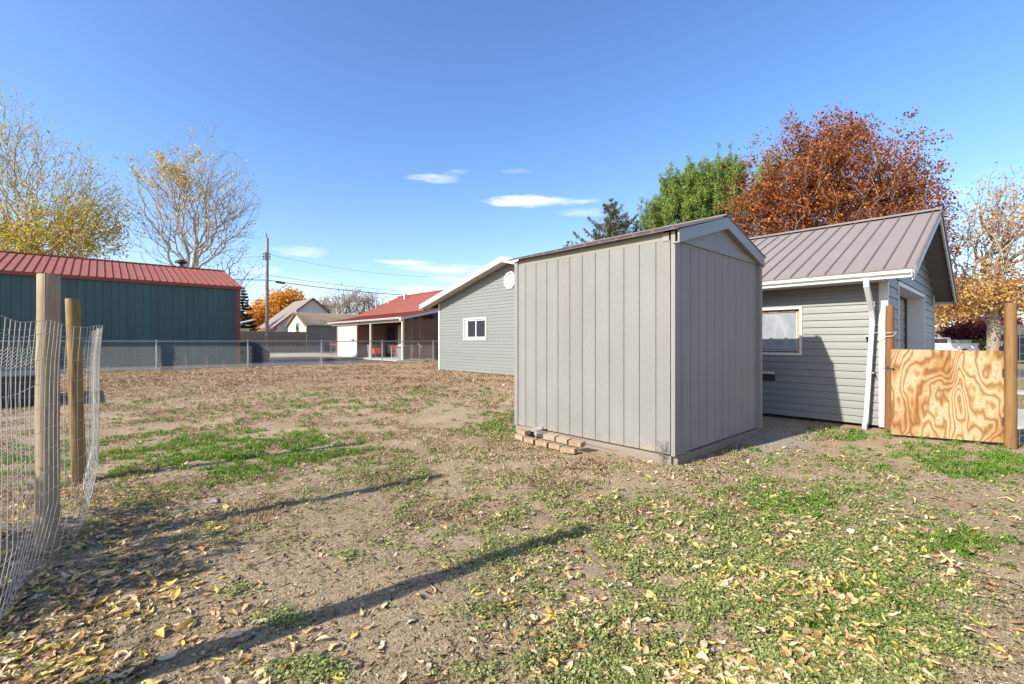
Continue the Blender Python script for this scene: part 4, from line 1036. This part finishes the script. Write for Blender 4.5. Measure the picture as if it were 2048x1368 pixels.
m = MB(off); roof_plane(m, (14.1, 55.7, 3.28), (1,0,0), 9.6, (0, 4.05, 1.75), .12); roof_plane(m, (14.1, 63.8, 3.28), (1,0,0), 9.6, (0, -4.05, 1.75), .12); m.build('roof', m_shingle, bn)
wq = T('window', None, None); wq.parent = bn
m = MB(off); m.box(14.36, 14.40, 59.0, 60.1, 2.4, 3.5); m.build('pane', m_glassd, wq)
m = MB(off); m.box(14.35, 14.41, 58.9, 60.2, 2.25, 2.39); m.box(14.35, 14.41, 58.9, 60.2, 3.51, 3.6); m.build('frame', m_tanwall, wq)
far_g = 66.0
hr_ = T('gabled_house', 'white two storey house with steep grey brown roof beyond the board fence', 'house', (-32, 62, 0), TH)
m = MB()
m.prism([(0, 0, 0), (9.3, 0, 0), (9.3, 0, 3.5), (4.65, 0, 7.25), (0, 0, 3.5)], (0, .1, 0)); m.build('gable_wall', m_offwhite, hr_)
m = MB(); m.box(0, .1, .11, 8, 0, 3.5); m.build('side_wall', m_offwhite, hr_); m = MB(); m.box(9.2, 9.3, .11, 8, 0, 3.5); m.build('side_wall', m_offwhite, hr_)
m = MB(); roof_plane(m, (-.5, -.35, 3.2), (0,1,0), 8.8, (5.15, 0, 4.25), .15); roof_plane(m, (9.8, -.35, 3.2), (0,1,0), 8.8, (-5.15, 0, 4.25), .15); m.build('roof', m_grey_roof, hr_)
m = MB()
for e in (-.5, 9.8): m.prism([(e, -.38, 3.0), (4.65, -.38, 7.25), (4.65, -.38, 7.5), (e, -.38, 3.25)], (0, .03, 0))
m.box(-.55, -.42, -.3, 8.3, 2.95, 3.15)
m.build('fascia', m_red_trim, hr_)
wq = T('window', None, None); wq.parent = hr_
m = MB(); m.box(4.3, 5.5, -.04, -.01, 4.2, 5.2); m.build('pane', m_glassd, wq)
m = MB()
for (p, q, r_, s_) in ((4.15,5.65,5.2,5.35),(4.15,5.65,4.05,4.2),(4.15,4.3,4.2,5.2),(5.5,5.65,4.2,5.2),(4.85,4.95,4.2,5.2)): m.box(p, q, -.06, -.041, r_, s_)
m.build('frame', m_offwhite, wq)
m = MB(); m.tube([(2.3,-.6,3.0),(2.3,-.6,5.2)], .17, 8); m.tube([(2.3,-.6,5.2),(2.3,-.6,5.5)], [.3,.12], 8); m.build('flue_pipe', m_galv, hr_)
m = MB(); m.box(-3.0, 0, 1.0, 4.0, 2.45, 2.6); m.box(-3.0, -2.85, 1.0, 1.15, 0, 2.45); m.build('lean_to', m_offwhite, hr_)
sd = T('small_outbuilding', 'tiny tan outbuilding with pale roof peeking past the green building', 'shed', at(478, 58), TH)
m = MB(); m.box(0, 1.2, 0, 3, 0, 2.9); m.box(-1.2, 0, .0, 3, 0, 3.3); m.build('wall', m_cream, sd)
m = MB(); m.hexa([(-1.6,-.4,3.0),(1.9,-.4,4.0),(1.9,3.4,4.0),(-1.6,3.4,3.0)], [(-1.6,-.4,3.15),(1.9,-.4,4.15),(1.9,3.4,4.15),(-1.6,3.4,3.15)]); m.build('roof', m_soffit, sd)
m = MB(); m.box(.55, .75, -.08, -.02, 0, 2.5); m.box(-1.2,.55,-.08,-.02,2.4,2.5); m.build('door_frame', m_black, sd)

# utility pole and lines
pp = at(534, 53); up = T('utility_pole', 'tall weathered wooden utility pole beside the board fence', 'utility pole', pp)
m = MB(); m.tube([(0,0,-.2),(0,0,6),(0.05,0,13.3)], [.22,.19,.14], 12); m.build('shaft', m_pole, up, smooth=True)
for s_ in (-1, 1):
    for k in range(3): m = MB(); z = 10.85+k*.28; m.tube([(s_*.12,-.1,z),(s_*.38,-.1,z)], .02, 5); m.tube([(s_*.38,-.1,z-.08),(s_*.38,-.1,z+.08)], .07, 8); m.build('insulator', m_black, up)
m = MB(); m.box(-.15,.15,-.22,-.12,10.7,11.6); m.build('bracket', m_black, up)
m = MB(); m.tube([(0,0,13.2),(-.08,0,13.8)], .06, 6); m.build('top_pin', m_black, up)
def cable(label, p0, p1, sag, r, extra=None, n=24):
    p0 = Vector(p0); p1 = Vector(p1); pts = []
    for i in range(n+1):
        t = i/n; p = p0.lerp(p1, t); p.z -= sag*4*t*(1-t); pts.append(p)
    m = MB(); m.tube(pts, r, 5, False)
    if extra: m.tube([pts[0].lerp(pts[-1], extra[0])+Vector((0,0,-.12)), pts[0].lerp(pts[-1], extra[1])+Vector((0,0,-.2))], .14, 8)
    o = m.build('power_line', m_cable); return props(o, label, 'cable', 'overhead lines on the utility pole')
zc = lambda py, d: CH+(HZ-py)/F*d
cable('thick black cable with a splice box, lowest on the pole going right', (*at(534,53)[:2], zc(560,53)), (*at(905,74)[:2], zc(592,74)), .5, .045, (.035,.07))
cable('thin cable just above the thick one going right', (*at(534,53)[:2], zc(550,53)), (*at(930,80)[:2], zc(588,80)), .5, .02)
cable('faint upper wire drooping right from the insulators', (*at(534,53)[:2], zc(508,53)), (*at(1000,84)[:2], zc(545,84)), 1.6, .014)
cable('thick black cable running left from the pole behind the green building', (*at(534,53)[:2], zc(560,53)), (*at(300,46)[:2], zc(552,46)), .1, .04)
cable('faint short wires at the insulators going left', (*at(534,53)[:2], zc(512,53)), (*at(250,50)[:2], zc(500,50)), .5, .014)

# ------------------------------------------------------------------ trees
def skeleton(seed, trunk, env, n_attr, alpha=.30, turn=.9, step=.7, jitter=.10, minr=.012, tips_r=.012, expo=2.25, clumpl=2.4, clump_t=-.55):
    """greedy branching skeleton: each attractor joins the cheapest existing node"""
    r = np.random.default_rng(seed)
    P = [np.array(p, float) for p in trunk]; par = [-1]+list(range(len(trunk)-1)); pl = [0.0]
    for i in range(1, len(P)): pl.append(pl[-1]+np.linalg.norm(P[i]-P[i-1])*.35)
    pts = []
    tot_w = sum(e[2] for e in env)
    for (c, rad, w_) in env:
        k = int(n_attr*w_/tot_w); d_ = r.normal(size=(k, 3)); d_ /= np.linalg.norm(d_, axis=1)[:, None]
        rr_ = r.random(k)**(1/1.9)*(1+.20*np.sin(d_[:, 0]*4.1+seed)*np.sin(d_[:, 2]*5.3+seed*2)+.14*np.sin(d_[:, 1]*9+d_[:, 2]*8+seed)+.07*r.normal(size=k)); pts.append(np.array(c)+d_*rr_[:, None]*np.array(rad))
    pts = np.concatenate(pts); fq_ = 6.283/clumpl
    nn_ = np.sin(pts[:, 0]*fq_+seed)*np.sin(pts[:, 1]*fq_*.9+1)+np.sin(pts[:, 2]*fq_*1.1+seed*.7)*np.sin((pts[:, 0]+pts[:, 1])*fq_*.8)
    pts = pts[nn_+r.normal(size=len(pts))*.35 > clump_t]; base = P[-1]; low = P[max(0, len(P)//2)]
    pts = pts[pts[:, 2] > low[2]-.5]
    pts = pts[np.argsort(np.linalg.norm(pts-low, axis=1)+r.random(len(pts))*1.2)]
    cap = len(pts)*8+len(P)+10
    A = np.zeros((cap, 3)); D = np.zeros((cap, 3)); L_ = np.zeros(cap); PR = np.full(cap, -1); n_ = len(P)
    A[:n_] = P; L_[:n_] = pl; PR[:n_] = par
    for i in range(n_): D[i] = (P[i]-P[max(0, i-1)]); 
    D[0] = D[min(1, n_-1)]; D[:n_] /= np.maximum(np.linalg.norm(D[:n_], axis=1)[:, None], 1e-6)
    tips = []; kk = max(1, len(P)//3); sel0 = kk
    for p in pts:
        v_ = p-A[sel0:n_]; dist = np.linalg.norm(v_, axis=1)+1e-6
        cs = (v_*D[sel0:n_]).sum(1)/dist
        cost = dist*(1+turn*(1-cs)*.5)+alpha*L_[sel0:n_]+np.maximum(0, A[sel0:n_, 2]-p[2])*.8
        j = int(np.argmin(cost))+sel0; dd_ = np.linalg.norm(p-A[j])
        if dd_ < .12: continue
        k = min(7, max(1, int(round(dd_/step)))); d0 = D[j]*.6+(p-A[j])/dd_*.7
        c1 = A[j]+d0*dd_*.42; prev = j
        for q in range(1, k+1):
            t = q/k; pos = (1-t)**2*A[j]+2*t*(1-t)*c1+t*t*p+(r.normal(size=3)*jitter*min(1, dd_)*(q < k))
            A[n_] = pos; dv_ = pos-A[prev]; ln = np.linalg.norm(dv_)+1e-6; D[n_] = dv_/ln; L_[n_] = L_[prev]+ln; PR[n_] = prev; prev = n_; n_ += 1
        tips.append(prev)
    A = A[:n_]; PR = PR[:n_]
    Rr = np.zeros(n_); ch = np.zeros(n_, int)
    for i in range(1, n_): ch[PR[i]] += 1
    acc = np.where(ch == 0, tips_r**expo, 0.0)
    for i in range(n_-1, 0, -1):
        acc[PR[i]] += acc[i]
    Rr = acc**(1/expo)
    return A, PR, Rr, np.array(tips), D[:n_]
def seg_mesh(A, PR, Rr, idx, sides):
    P0 = A[PR[idx]]; P1 = A[idx]; r0 = np.minimum(Rr[PR[idx]], Rr[idx]*1.35); r1 = Rr[idx]
    d_ = P1-P0; ln = np.linalg.norm(d_, axis=1)[:, None]+1e-9; d_ = d_/ln
    P0 = P0-d_*r0[:, None]*.3
    ref = np.where(np.abs(d_[:, 2:3]) > .9, np.array([[1.0, 0, 0]]), np.array([[0, 0, 1.0]]))
    u = np.cross(d_, ref); u /= np.linalg.norm(u, axis=1)[:, None]; v_ = np.cross(d_, u)
    ang = np.arange(sides)*2*np.pi/sides
    ringo = (u[:, None, :]*np.cos(ang)[None, :, None]+v_[:, None, :]*np.sin(ang)[None, :, None])
    V = np.concatenate([P0[:, None, :]+ringo*r0[:, None, None], P1[:, None, :]+ringo*r1[:, None, None]], 1).reshape(-1, 3)
    b = np.arange(len(idx))[:, None]*2*sides; j = np.arange(sides)
    f = np.stack([b+j, b+(j+1) % sides, b+sides+(j+1) % sides, b+sides+j], 2).reshape(-1, 4)
    return V, f
def leaf_quads(c, size, r, up=0.0, aspect=.6):
    n_ = len(c); nn = r.normal(size=(n_, 3)); nn[:, 2] += up; nn /= np.linalg.norm(nn, axis=1)[:, None]
    u = np.cross(nn, r.normal(size=(n_, 3))); u /= np.linalg.norm(u, axis=1)[:, None]; v_ = np.cross(nn, u)
    s = (size*(.6+.8*r.random(n_)))[:, None]
    V = np.stack([c-u*s*.5, c+v_*s*.5*aspect+u*s*.06, c+u*s*.5, c-v_*s*.5*aspect+u*s*.06], 1).reshape(-1, 3)
    return V, np.arange(n_)[:, None]*4+np.array([[0,1,2,3]])
def tree(name, label, loc, seed, trunk, env, n_attr, bark, leafm, per_tip, leaf, spread, cat='tree', group=None, lf=None, thick=.035, sides=6, upl=.2, aspect=.7, twig=None, tmul=1.0, **kw):
    root = T(name, label, cat, loc, 0, group); r = np.random.default_rng(seed+99)
    A, PR, Rr, tips, D = skeleton(seed, trunk, env, n_attr, **kw)
    Rr = Rr*tmul
    idx = np.arange(1, len(A)); big = idx[Rr[idx] > thick]; small = idx[Rr[idx] <= thick]
    V, f = seg_mesh(A, PR, Rr, big, sides); o = link('trunk', np_mesh('trunk', V, f), bark, root, True)
    V, f = seg_mesh(A, PR, Rr, small, 3); Vs = [V]; Fs = [f]; mi = [np.zeros(len(f))]; nv_ = len(V)
    tp_ = A[tips]; w_ = np.ones(len(tp_)) if lf is None else np.clip(lf(tp_), 0, 3)
    cnt = r.poisson(per_tip*w_); c = np.repeat(tp_, cnt, axis=0)
    if len(c):
        c = c+r.normal(size=c.shape)*spread
        V, f = leaf_quads(c, leaf, r, upl, aspect); Vs.append(V); Fs.append(f+nv_); mi.append(np.ones(len(f))); nv_ += len(V)
    me = np_mesh('crown', np.concatenate(Vs), np.concatenate(Fs), np.concatenate(mi))
    link('crown', me, [twig or m_twig, leafm], root)
    return root
L_yel = leafmat('yellow_green_leaves', [(0, (.24,.24,.03)), (.35, (.44,.38,.04)), (.7, (.62,.47,.05)), (1, (.60,.36,.08))], .45)
L_yel2 = leafmat('amber_leaves', [(0, (.46,.28,.04)), (.5, (.68,.48,.06)), (1, (.70,.54,.12))], .4)
L_red = leafmat('rust_leaves', [(0, (.09,.024,.01)), (.4, (.23,.062,.018)), (.75, (.34,.105,.026)), (1, (.45,.19,.045))], .33)
L_org = leafmat('orange_leaves', [(0, (.32,.14,.06)), (.4, (.50,.26,.09)), (.75, (.62,.37,.11)), (1, (.68,.48,.17))], .4)
L_org2 = leafmat('bright_orange_leaves', [(0, (.42,.15,.02)), (.5, (.60,.26,.03)), (1, (.68,.38,.05))], .4)
L_bur = leafmat('burgundy_leaves', [(0, (.07,.012,.02)), (.5, (.16,.02,.035)), (.85, (.26,.04,.05)), (1, (.34,.08,.06))], .3)
L_pine = leafmat('pine_needles', [(0, (.05,.10,.02)), (.5, (.16,.245,.04)), (1, (.36,.44,.10))], .25)
L_spr = leafmat('spruce_needles', [(0, (.07,.08,.035)), (.6, (.13,.14,.055)), (.9, (.22,.16,.08)), (1, (.30,.19,.10))], .2)
L_dk = leafmat('dark_conifer_needles', [(0, (.015,.025,.02)), (.7, (.03,.045,.035)), (1, (.05,.06,.045))], .15)
L_brn = leafmat('dry_brown_leaves', [(0, (.20,.14,.10)), (.6, (.34,.26,.20)), (1, (.45,.36,.28))], .3)
def pz(py, d): return CH+(HZ-py)/F*d
def off3(px, d, py, b0): p = at(px, d); return (p[0]-b0[0], p[1]-b0[1], pz(py, d))

# tree 1: tall, left edge, yellow green below, bare twigs above
b0 = at(70, 41)
tree('deciduous_tree', 'tall half bare tree with yellow green lower leaves at the left edge', b0, 21,
     [(0,0,0),(0,0,2),(.1,0,4),(.3,0,6),(.2,.1,7.5)],
     [(off3(0,41,330,b0),(5.0,4,7.2),1.2), (off3(150,41,400,b0),(4.2,4,5.2),.9), (off3(60,41,470,b0),(7.0,4,3.6),1.0), (off3(200,41,440,b0),(2.8,3,4.0),.35), (off3(-130,41,400,b0),(5,4,6.5),.6)],
     6800, m_bark_pale, L_yel, 6.0, .19, .34, lf=lambda p: .26+1.7*np.clip((15.0-p[:, 2])/6.5, 0, 1)**1.5, alpha=.50, turn=1.5, thick=.035, tips_r=.0095, jitter=.06, tmul=1.15)
# tree 2
b0 = at(378, 43)
tree('deciduous_tree', 'nearly bare pale limbed tree with a few amber leaf clusters behind the green building', b0, 22,
     [(0,0,0),(0,0,2),(0,0,4),(.15,0,6.0)],
     [(off3(390,43,400,b0),(5.4,4.2,5.8),1.6), (off3(350,43,350,b0),(3.6,3,2.8),.5), (off3(455,43,420,b0),(2.9,3,4.0),.5), (off3(330,43,450,b0),(2.6,3,3.6),.3)],
     5600, m_bark_pale, L_yel2, .7, .24, .16, lf=lambda p: np.where((p[:, 0] < 1.0) & (p[:, 2] > 15.5), 3.0, .22)*(np.sin(p[:, 0]*2.2+p[:, 2]*1.7) > .1)*1.4+.08, alpha=.42, turn=1.5, thick=.035, tips_r=.009, jitter=.06, tmul=1.15)
# small tree behind the roof end
b0 = at(455, 48)
tree('young_bare_tree', 'small bare tree showing over the right end of the red roof', b0, 23, [(0,0,0),(0,0,3),(0,0,6)], [((.6,0,9.2),(3.4,2,3.2),1)], 320, m_bark_grey, L_brn, .8, .14, .3, alpha=.3, thick=.03, tips_r=.012)
# maple, rust red
b0 = at(1650, 30)
tree('maple_tree', 'large rust red maple behind the brown garage roof', b0, 24,
     [(0,0,0),(0,0,2),(0,0,3.5),(.1,0,4.5)],
     [(off3(1650,30,390,b0),(6.2,5,4.2),1.6), (off3(1640,30,320,b0),(3.3,3.2,3.0),.65), (off3(1790,30,400,b0),(2.6,3,3.0),.55), (off3(1540,30,420,b0),(2.9,3,2.4),.5), (off3(1650,30,470,b0),(6.4,5,2.8),.9), (off3(1700,30,270,b0),(1.0,1,1.2),.07), (off3(1830,30,500,b0),(1.8,2,3.4),.4)],
     5600, m_bark_grey, L_red, 18, .15, .20, alpha=.25, thick=.04, tips_r=.010)
# right orange tree with mottled trunk
b0 = at(1987, 29)
tree('orange_tree', 'orange leaved tree with thick mottled trunk beyond the gate', b0, 25,
     [(0,0,0),(0,0,1.2),(.05,0,2.2),(-.15,0,3.2),(-.5,0,4.2)],
     [(off3(1985,29,470,b0),(3.2,3,3.2),1.0), (off3(2060,29,430,b0),(3.2,3,3.0),.9), (off3(2000,29,580,b0),(4.0,3,1.3),.8), (off3(1915,29,600,b0),(1.6,2,1.2),.3), (off3(2140,29,520,b0),(3,3,3.5),.7)],
     3200, m_bark_mottled, L_org, 7, .15, .26, lf=lambda p: .50+1.8*np.clip((7.0-p[:, 2])/3.5, 0, 1), alpha=.3, thick=.035, tips_r=.011, tmul=1.35, sides=10)
b0 = at(1880, 48)
tree('orange_tree', 'hazy golden tree seen between the garage and the mottled trunk', b0, 26, [(0,0,0),(0,0,2),(0,0,3)], [(off3(1890,48,610,b0),(3.4,3,2.6),1), (off3(1960,48,600,b0),(4.4,3,2.8),.8)], 420, m_bark_grey, L_org, 15, .30, .5, alpha=.25, thick=.05, tips_r=.02)
# burgundy shrubs
b0 = at(1958, 39)
tree('burgundy_shrub', 'dark burgundy tree behind the white pickup', b0, 27, [(0,0,0),(0,0,.6),(0,0,1.1)], [(off3(1950,39,665,b0),(2.1,1.5,1.25),1), (off3(2005,40,655,b0),(1.3,1.3,1.5),.6), (off3(1915,39,672,b0),(.9,1,.7),.3)], 1500, m_bark_dark, L_bur, 22, .15, .18, alpha=.3, thick=.03, tips_r=.010)
# green shrubs at trunk foot
b0 = at(1962, 36)
tree('green_shrub', 'small dark green shrub at the foot of the mottled trunk', b0, 28, [(0,0,0),(0,0,.3)], [((0,0,.75),(1.5,1,.7),1)], 200, m_bark_dark, L_pine, 14, .10, .12, cat='shrub', alpha=.3, thick=.03, tips_r=.01)
# orange tree at left distance
b0 = at(560, 84)
tree('orange_tree', 'round bright orange tree behind the utility pole', b0, 29, [(0,0,0),(0,0,2.5),(0,0,4)], [(off3(565,84,612,b0),(4.0,3.5,3.2),1.1), (off3(520,84,638,b0),(2.8,3,2.8),.6), (off3(590,84,615,b0),(2.6,3,3.0),.4)], 760, m_bark_grey, L_org2, 20, .40, .5, alpha=.25, thick=.06, tips_r=.02)
# bare brown far trees
for i, (px, py, rx, rz, d_, lab) in enumerate([(690,607,3.6,2.8,82,'bare brown tree left of the red roofed house'), (733,605,3.6,2.8,86,'bare brown tree just behind the red roof ridge'), (648,615,2.4,2.0,90,'smaller bare brown tree behind the gabled house peak')]):
    b0 = at(px, d_); tree('bare_tree', lab, b0, 31+i, [(0,0,0),(0,0,1.5),(0,0,3)], [(off3(px,d_,py,b0),(rx,2.8,rz),1)], 650, m_bark_grey, L_brn, 5, .20, .3, group='bare trees on the skyline', alpha=.28, thick=.05, tips_r=.022)
b0 = at(868, 70); tree('bare_tree', 'tiny twiggy treetop above the red roof beside the white rake', b0, 35, [(0,0,0),(0,0,3),(0,0,6)], [((0,0,8.1),(.9,1,1.0),1)], 90, m_bark_grey, L_brn, 5, .2, .2, group='bare trees on the skyline', thick=.05, tips_r=.02)

def conifer(name, label, loc, h, base_r, seed, lm, z_low=.06, levels=26, droop=.28, blade=.16, dens=9, tipup=.25, cat='conifer', irr=.25):
    root = T(name, label, cat, loc); r = np.random.default_rng(seed)
    t = MB(); t.tube([(0,0,-.2),(0,0,h*.5),(0,0,h*.985)], [base_r*.05+.08, base_r*.03+.05, .012], 8, False)
    Vc = []; 
    for k in range(levels):
        f_ = k/(levels-1); z = h*(z_low+(1-z_low)*.985*f_); rad = base_r*(1-f_)**.8*(1+irr*(r.random()-.5))+.12
        nb = int(9-4*f_)
        for j in range(nb):
            a = r.random()*6.283; ln = rad*(.7+.45*r.random()); dirv = np.array([math.cos(a), math.sin(a), 0])
            s_ = np.linspace(0, 1, 7); pts = np.outer(s_*ln, dirv); pts[:, 2] = z-droop*ln*np.sin(s_*2.2)+tipup*ln*s_**2.2
            t.tube([tuple(p) for p in pts], [.03*(1-q)*min(1, ln)+.008 for q in s_], 3, False)
            m_ = int(dens*ln*9); u = r.random(m_)**.75; c = np.stack([np.interp(u, s_, pts[:, i_]) for i_ in range(3)], 1)
            side = np.array([-dirv[1], dirv[0], 0]); wd_ = .26*ln*(1-u)+.07
            c += side[None]*(r.normal(size=m_)*wd_)[:, None]+np.stack([np.zeros(m_), np.zeros(m_), -np.abs(r.normal(size=m_))*.09], 1); Vc.append(c)
    t.build('trunk', m_bark_dark, root)
    c = np.concatenate(Vc); V, f = leaf_quads(c, blade, r, .1, .38); link('crown', np_mesh('crown', V, f), lm, root); return root
conifer('spruce_tree', 'dark brownish spruce with drooping tips left of the bright pine', at(1222, 34), pz(394, 34), 5.6, 41, L_spr, .15, 24, .2, .17, 12, .42, irr=.6)
conifer('spruce_tree', 'tip of a spruce just showing over the low end of the shed roof', at(1136, 44), pz(480, 44), 4.5, 42, L_spr, .1, 22, .2, .2, 8, .4)
conifer('spruce_tree', 'dark blue conifer beside the right corner of the green building', at(486, 62), pz(573, 62), 2.3, 43, L_dk, .05, 22, .25, .26, 9, .2)
# pine: pads of upright needle tufts
def pine(name, label, loc, seed, trunk, env, n_attr):
    root = T(name, label, 'pine', loc); r = np.random.default_rng(seed)
    A, PR, Rr, tips, D = skeleton(seed, trunk, env, n_attr, alpha=.2, tips_r=.012, clumpl=1.25, clump_t=.0)
    idx = np.arange(1, len(A)); V, f = seg_mesh(A, PR, Rr, idx, 5); link('trunk', np_mesh('trunk', V, f), m_bark_dark, root)
    k = 50; c = np.repeat(A[tips], k, axis=0); n_ = len(c)
    d_ = r.normal(size=(n_, 3))*.62; d_[:, 2] += .55; d_ /= np.linalg.norm(d_, axis=1)[:, None]
    c = c+r.normal(size=(n_, 3))*np.array([.075,.075,.15]); ln = (.10+.10*r.random(n_))[:, None]
    s_ = np.cross(d_, r.normal(size=(n_, 3))); s_ /= np.linalg.norm(s_, axis=1)[:, None]
    V = np.stack([c-s_*.018, c+s_*.018, c+d_*ln+s_*.008, c+d_*ln-s_*.008], 1).reshape(-1, 3)
    link('crown', np_mesh('crown', V, np.arange(n_)[:, None]*4+np.array([[0,1,2,3]])), L_pine, root)
b0 = at(1420, 34)
pine('pine_tree', 'bright green pine between the spruce and the red maple', b0, 51, [(0,0,0),(0,0,3),(0,0,6),(0,0,9),(.2,0,12)],
     [(off3(1440,34,375,b0),(1.8,1.8,2.4),.9), (off3(1375,34,400,b0),(1.7,1.7,2.2),.8), (off3(1310,34,440,b0),(1.3,1.5,1.5),.45), (off3(1420,34,450,b0),(3.6,3,2.6),1.2), (off3(1340,34,385,b0),(.8,1,1.8),.25), (off3(1470,34,350,b0),(.9,1,1.5),.25), (off3(1390,34,360,b0),(.9,1,1.6),.2)], 5200)
b0 = at(1540, 40)
pine('pine_tree', 'green pine tip peeking out behind the left shoulder of the maple', b0, 52, [(0,0,0),(0,0,4),(0,0,9),(.1,0,13)], [(off3(1545,40,350,b0),(1.7,1.5,2.0),1), (off3(1520,40,400,b0),(2.4,2,2.4),1)], 650)
# unseen leafy shrub added left of the frame to cast soft shade
b0 = (-4.75, 1.55, 0)
tree('shade_shrub', 'added unseen leafy shrub outside the left edge casting shade into the yard', b0, 53, [(0,0,0),(0,0,.4)], [((.0,.0,1.25),(.75,.7,.55),1), ((.5,-.5,1.5),(.35,.3,.25),.3)], 420, m_bark_grey, L_yel, 13, .085, .10, cat='shrub', thick=.03, tips_r=.006)

# ------------------------------------------------------------------ pickup and street side things
def pickup():
    d_ = 32.0; xr = at(1936, d_)[0]; root = T('pickup_truck', 'white pickup truck parked beyond the plywood gate', 'pickup', (xr, d_, 0)); root.scale = (.8, .8, .8)
    W2 = .98; CB = -.45
    m = MB()   # body side outline, rear to the right (x=0), front at x=-5.7
    body = [(0,.62),(0,1.42),(-2.4,1.42),(-2.4,1.44),(-2.48,1.86),(-2.6,1.93),(-3.75,1.93),(-3.95,1.86),(-4.6,1.36),(-5.75,1.22),(-5.95,1.1),(-5.95,.55),(-5.5,.48)]
    arch = lambda cx: [(cx-.50,.48)]+[(cx+.50*math.cos(R(180-15*i))*1.0, .48+.50*math.sin(R(15*i))) for i in range(1, 12)]+[(cx+.50,.48)]
    poly = body+arch(-4.95)+arch(-1.22)+[(-.4,.50)]
    m.prism([(x, -W2, z) for x, z in poly], (0, 2*W2, 0)); m.build('body', m_truck, root)
    m = MB(); m.prism([(-2.75,-W2-.006,1.44),(-4.2,-W2-.006,1.44),(-3.82,-W2-.006,1.82),(-2.75,-W2-.006,1.82)], (0, .005, 0)); m.build('side_window', m_glassd, root)
    m = MB(); m.box(-.16, .012, -W2-.012, -W2+.15, .98, 1.33); m.build('tail_light', m_taillight, root)
    m = MB(); m.box(-.02, .12, -W2+.05, W2-.05, .52, .72); m.build('bumper', m_galv, root)
    m = MB(); m.box(-.62,-.45,-W2-.008,-W2-.002,1.26,1.30); m.build('badge', m_blackcar, root)
    for cx in (-1.22, -4.95):
        for s_ in (-1, 1):
            w_ = T('wheel', None, None, (cx, s_*.86, .40)); w_.parent = root
            m = MB(); m.tube([(0,-.12,0),(0,.12,0)], .40, 20); m.build('tyre', m_tyre, w_); m = MB(); m.tube([(0,-.13,0),(0,.13,0)], .23, 14); m.build('rim', m_galv, w_)
    rk = T('bed_rack', None, None); rk.parent = root
    m = MB(); m.box(-2.35,-.6,-.9,-.86,1.68,1.72); m.box(-2.35,-.6,-.9,-.86,1.43,1.47)
    for i in range(13): m.box(-2.35+i*.14,-2.28+i*.14,-.9,-.87,1.47,1.68)
    m.build('rail', m_white, rk)
pickup()
t = T('far_garage', 'low building with dull red roof behind the white pickup', 'building', at(1872, 62), 0)
m = MB(); m.box(0, 9, 0, 5, 0, 1.9); m.build('wall', m_offwhite, t)
m = MB(); roof_plane(m, (-.3,-.3,1.9), (1,0,0), 9.6, (0,2.8,1.25), .1); roof_plane(m, (-.3,5.3,1.9), (1,0,0), 9.6, (0,-2.8,1.25), .1); m.build('roof', m_grey_roof, t)
t = T('parked_car', 'dark blue car at the right edge beyond the gate post', 'car', at(2034, 26), .2)
m = MB(); prof2 = [(0,.35),(0,.95),(.25,1.05),(1.0,1.5),(2.8,1.52),(3.5,1.02),(4.4,.9),(4.5,.4)]
m.prism([(x, -.85, z) for x, z in prof2], (0, 1.7, 0)); m.build('body', m_blackcar, t, bevel=.05)
m = MB(); m.prism([(.5,-.856,1.04),(1.1,-.856,1.43),(2.7,-.856,1.44),(3.2,-.856,1.04)], (0,.004,0)); m.build('side_window', m_glassd, t)
for cx in (.85, 3.6):
    m = MB(); m.tube([(cx,-.9,.33),(cx,-.68,.33)], .33, 18); m.build('wheel', m_tyre, t)
t = T('tan_canopy', 'tan flat topped building at the right edge behind the dark car', 'building', at(2030, 33), 0)
m = MB(); m.box(0, 6, 0, 1.2, 1.75, 2.45); m.build('roof', m_cream, t); m = MB(); m.box(.3, 5.8, .2, 1.1, 0, 1.75); m.build('wall', m_tanwall, t)
# street-side hedge of far foliage that closes the horizon
hz = [(-60,95,5,'far'),]
def horizon_mass():
    r = np.random.default_rng(77); c = []
    for ang in np.linspace(-62, 62, 170):
        d_ = 118+r.random()*22; x_ = d_*math.tan(R(ang)); 
        if abs(x_) > 230: continue
        h = 2.0+2.2*r.random(); k = 260; c.append(np.array([x_, d_, h*.5])+r.normal(size=(k, 3))*np.array([2.6, 1.5, h*.42]))
    c = np.concatenate(c); c[:, 2] = np.abs(c[:, 2]); V, f = leaf_quads(c, .7, r, .2, .8)
    props(link('distant_woods', np_mesh('distant_woods', V, f), leafmat('distant_foliage', [(0, (.06,.06,.035)), (.5, (.16,.13,.07)), (1, (.30,.20,.10))], .2)), 'low band of brownish distant trees on the horizon', None, None, 'stuff')
horizon_mass()
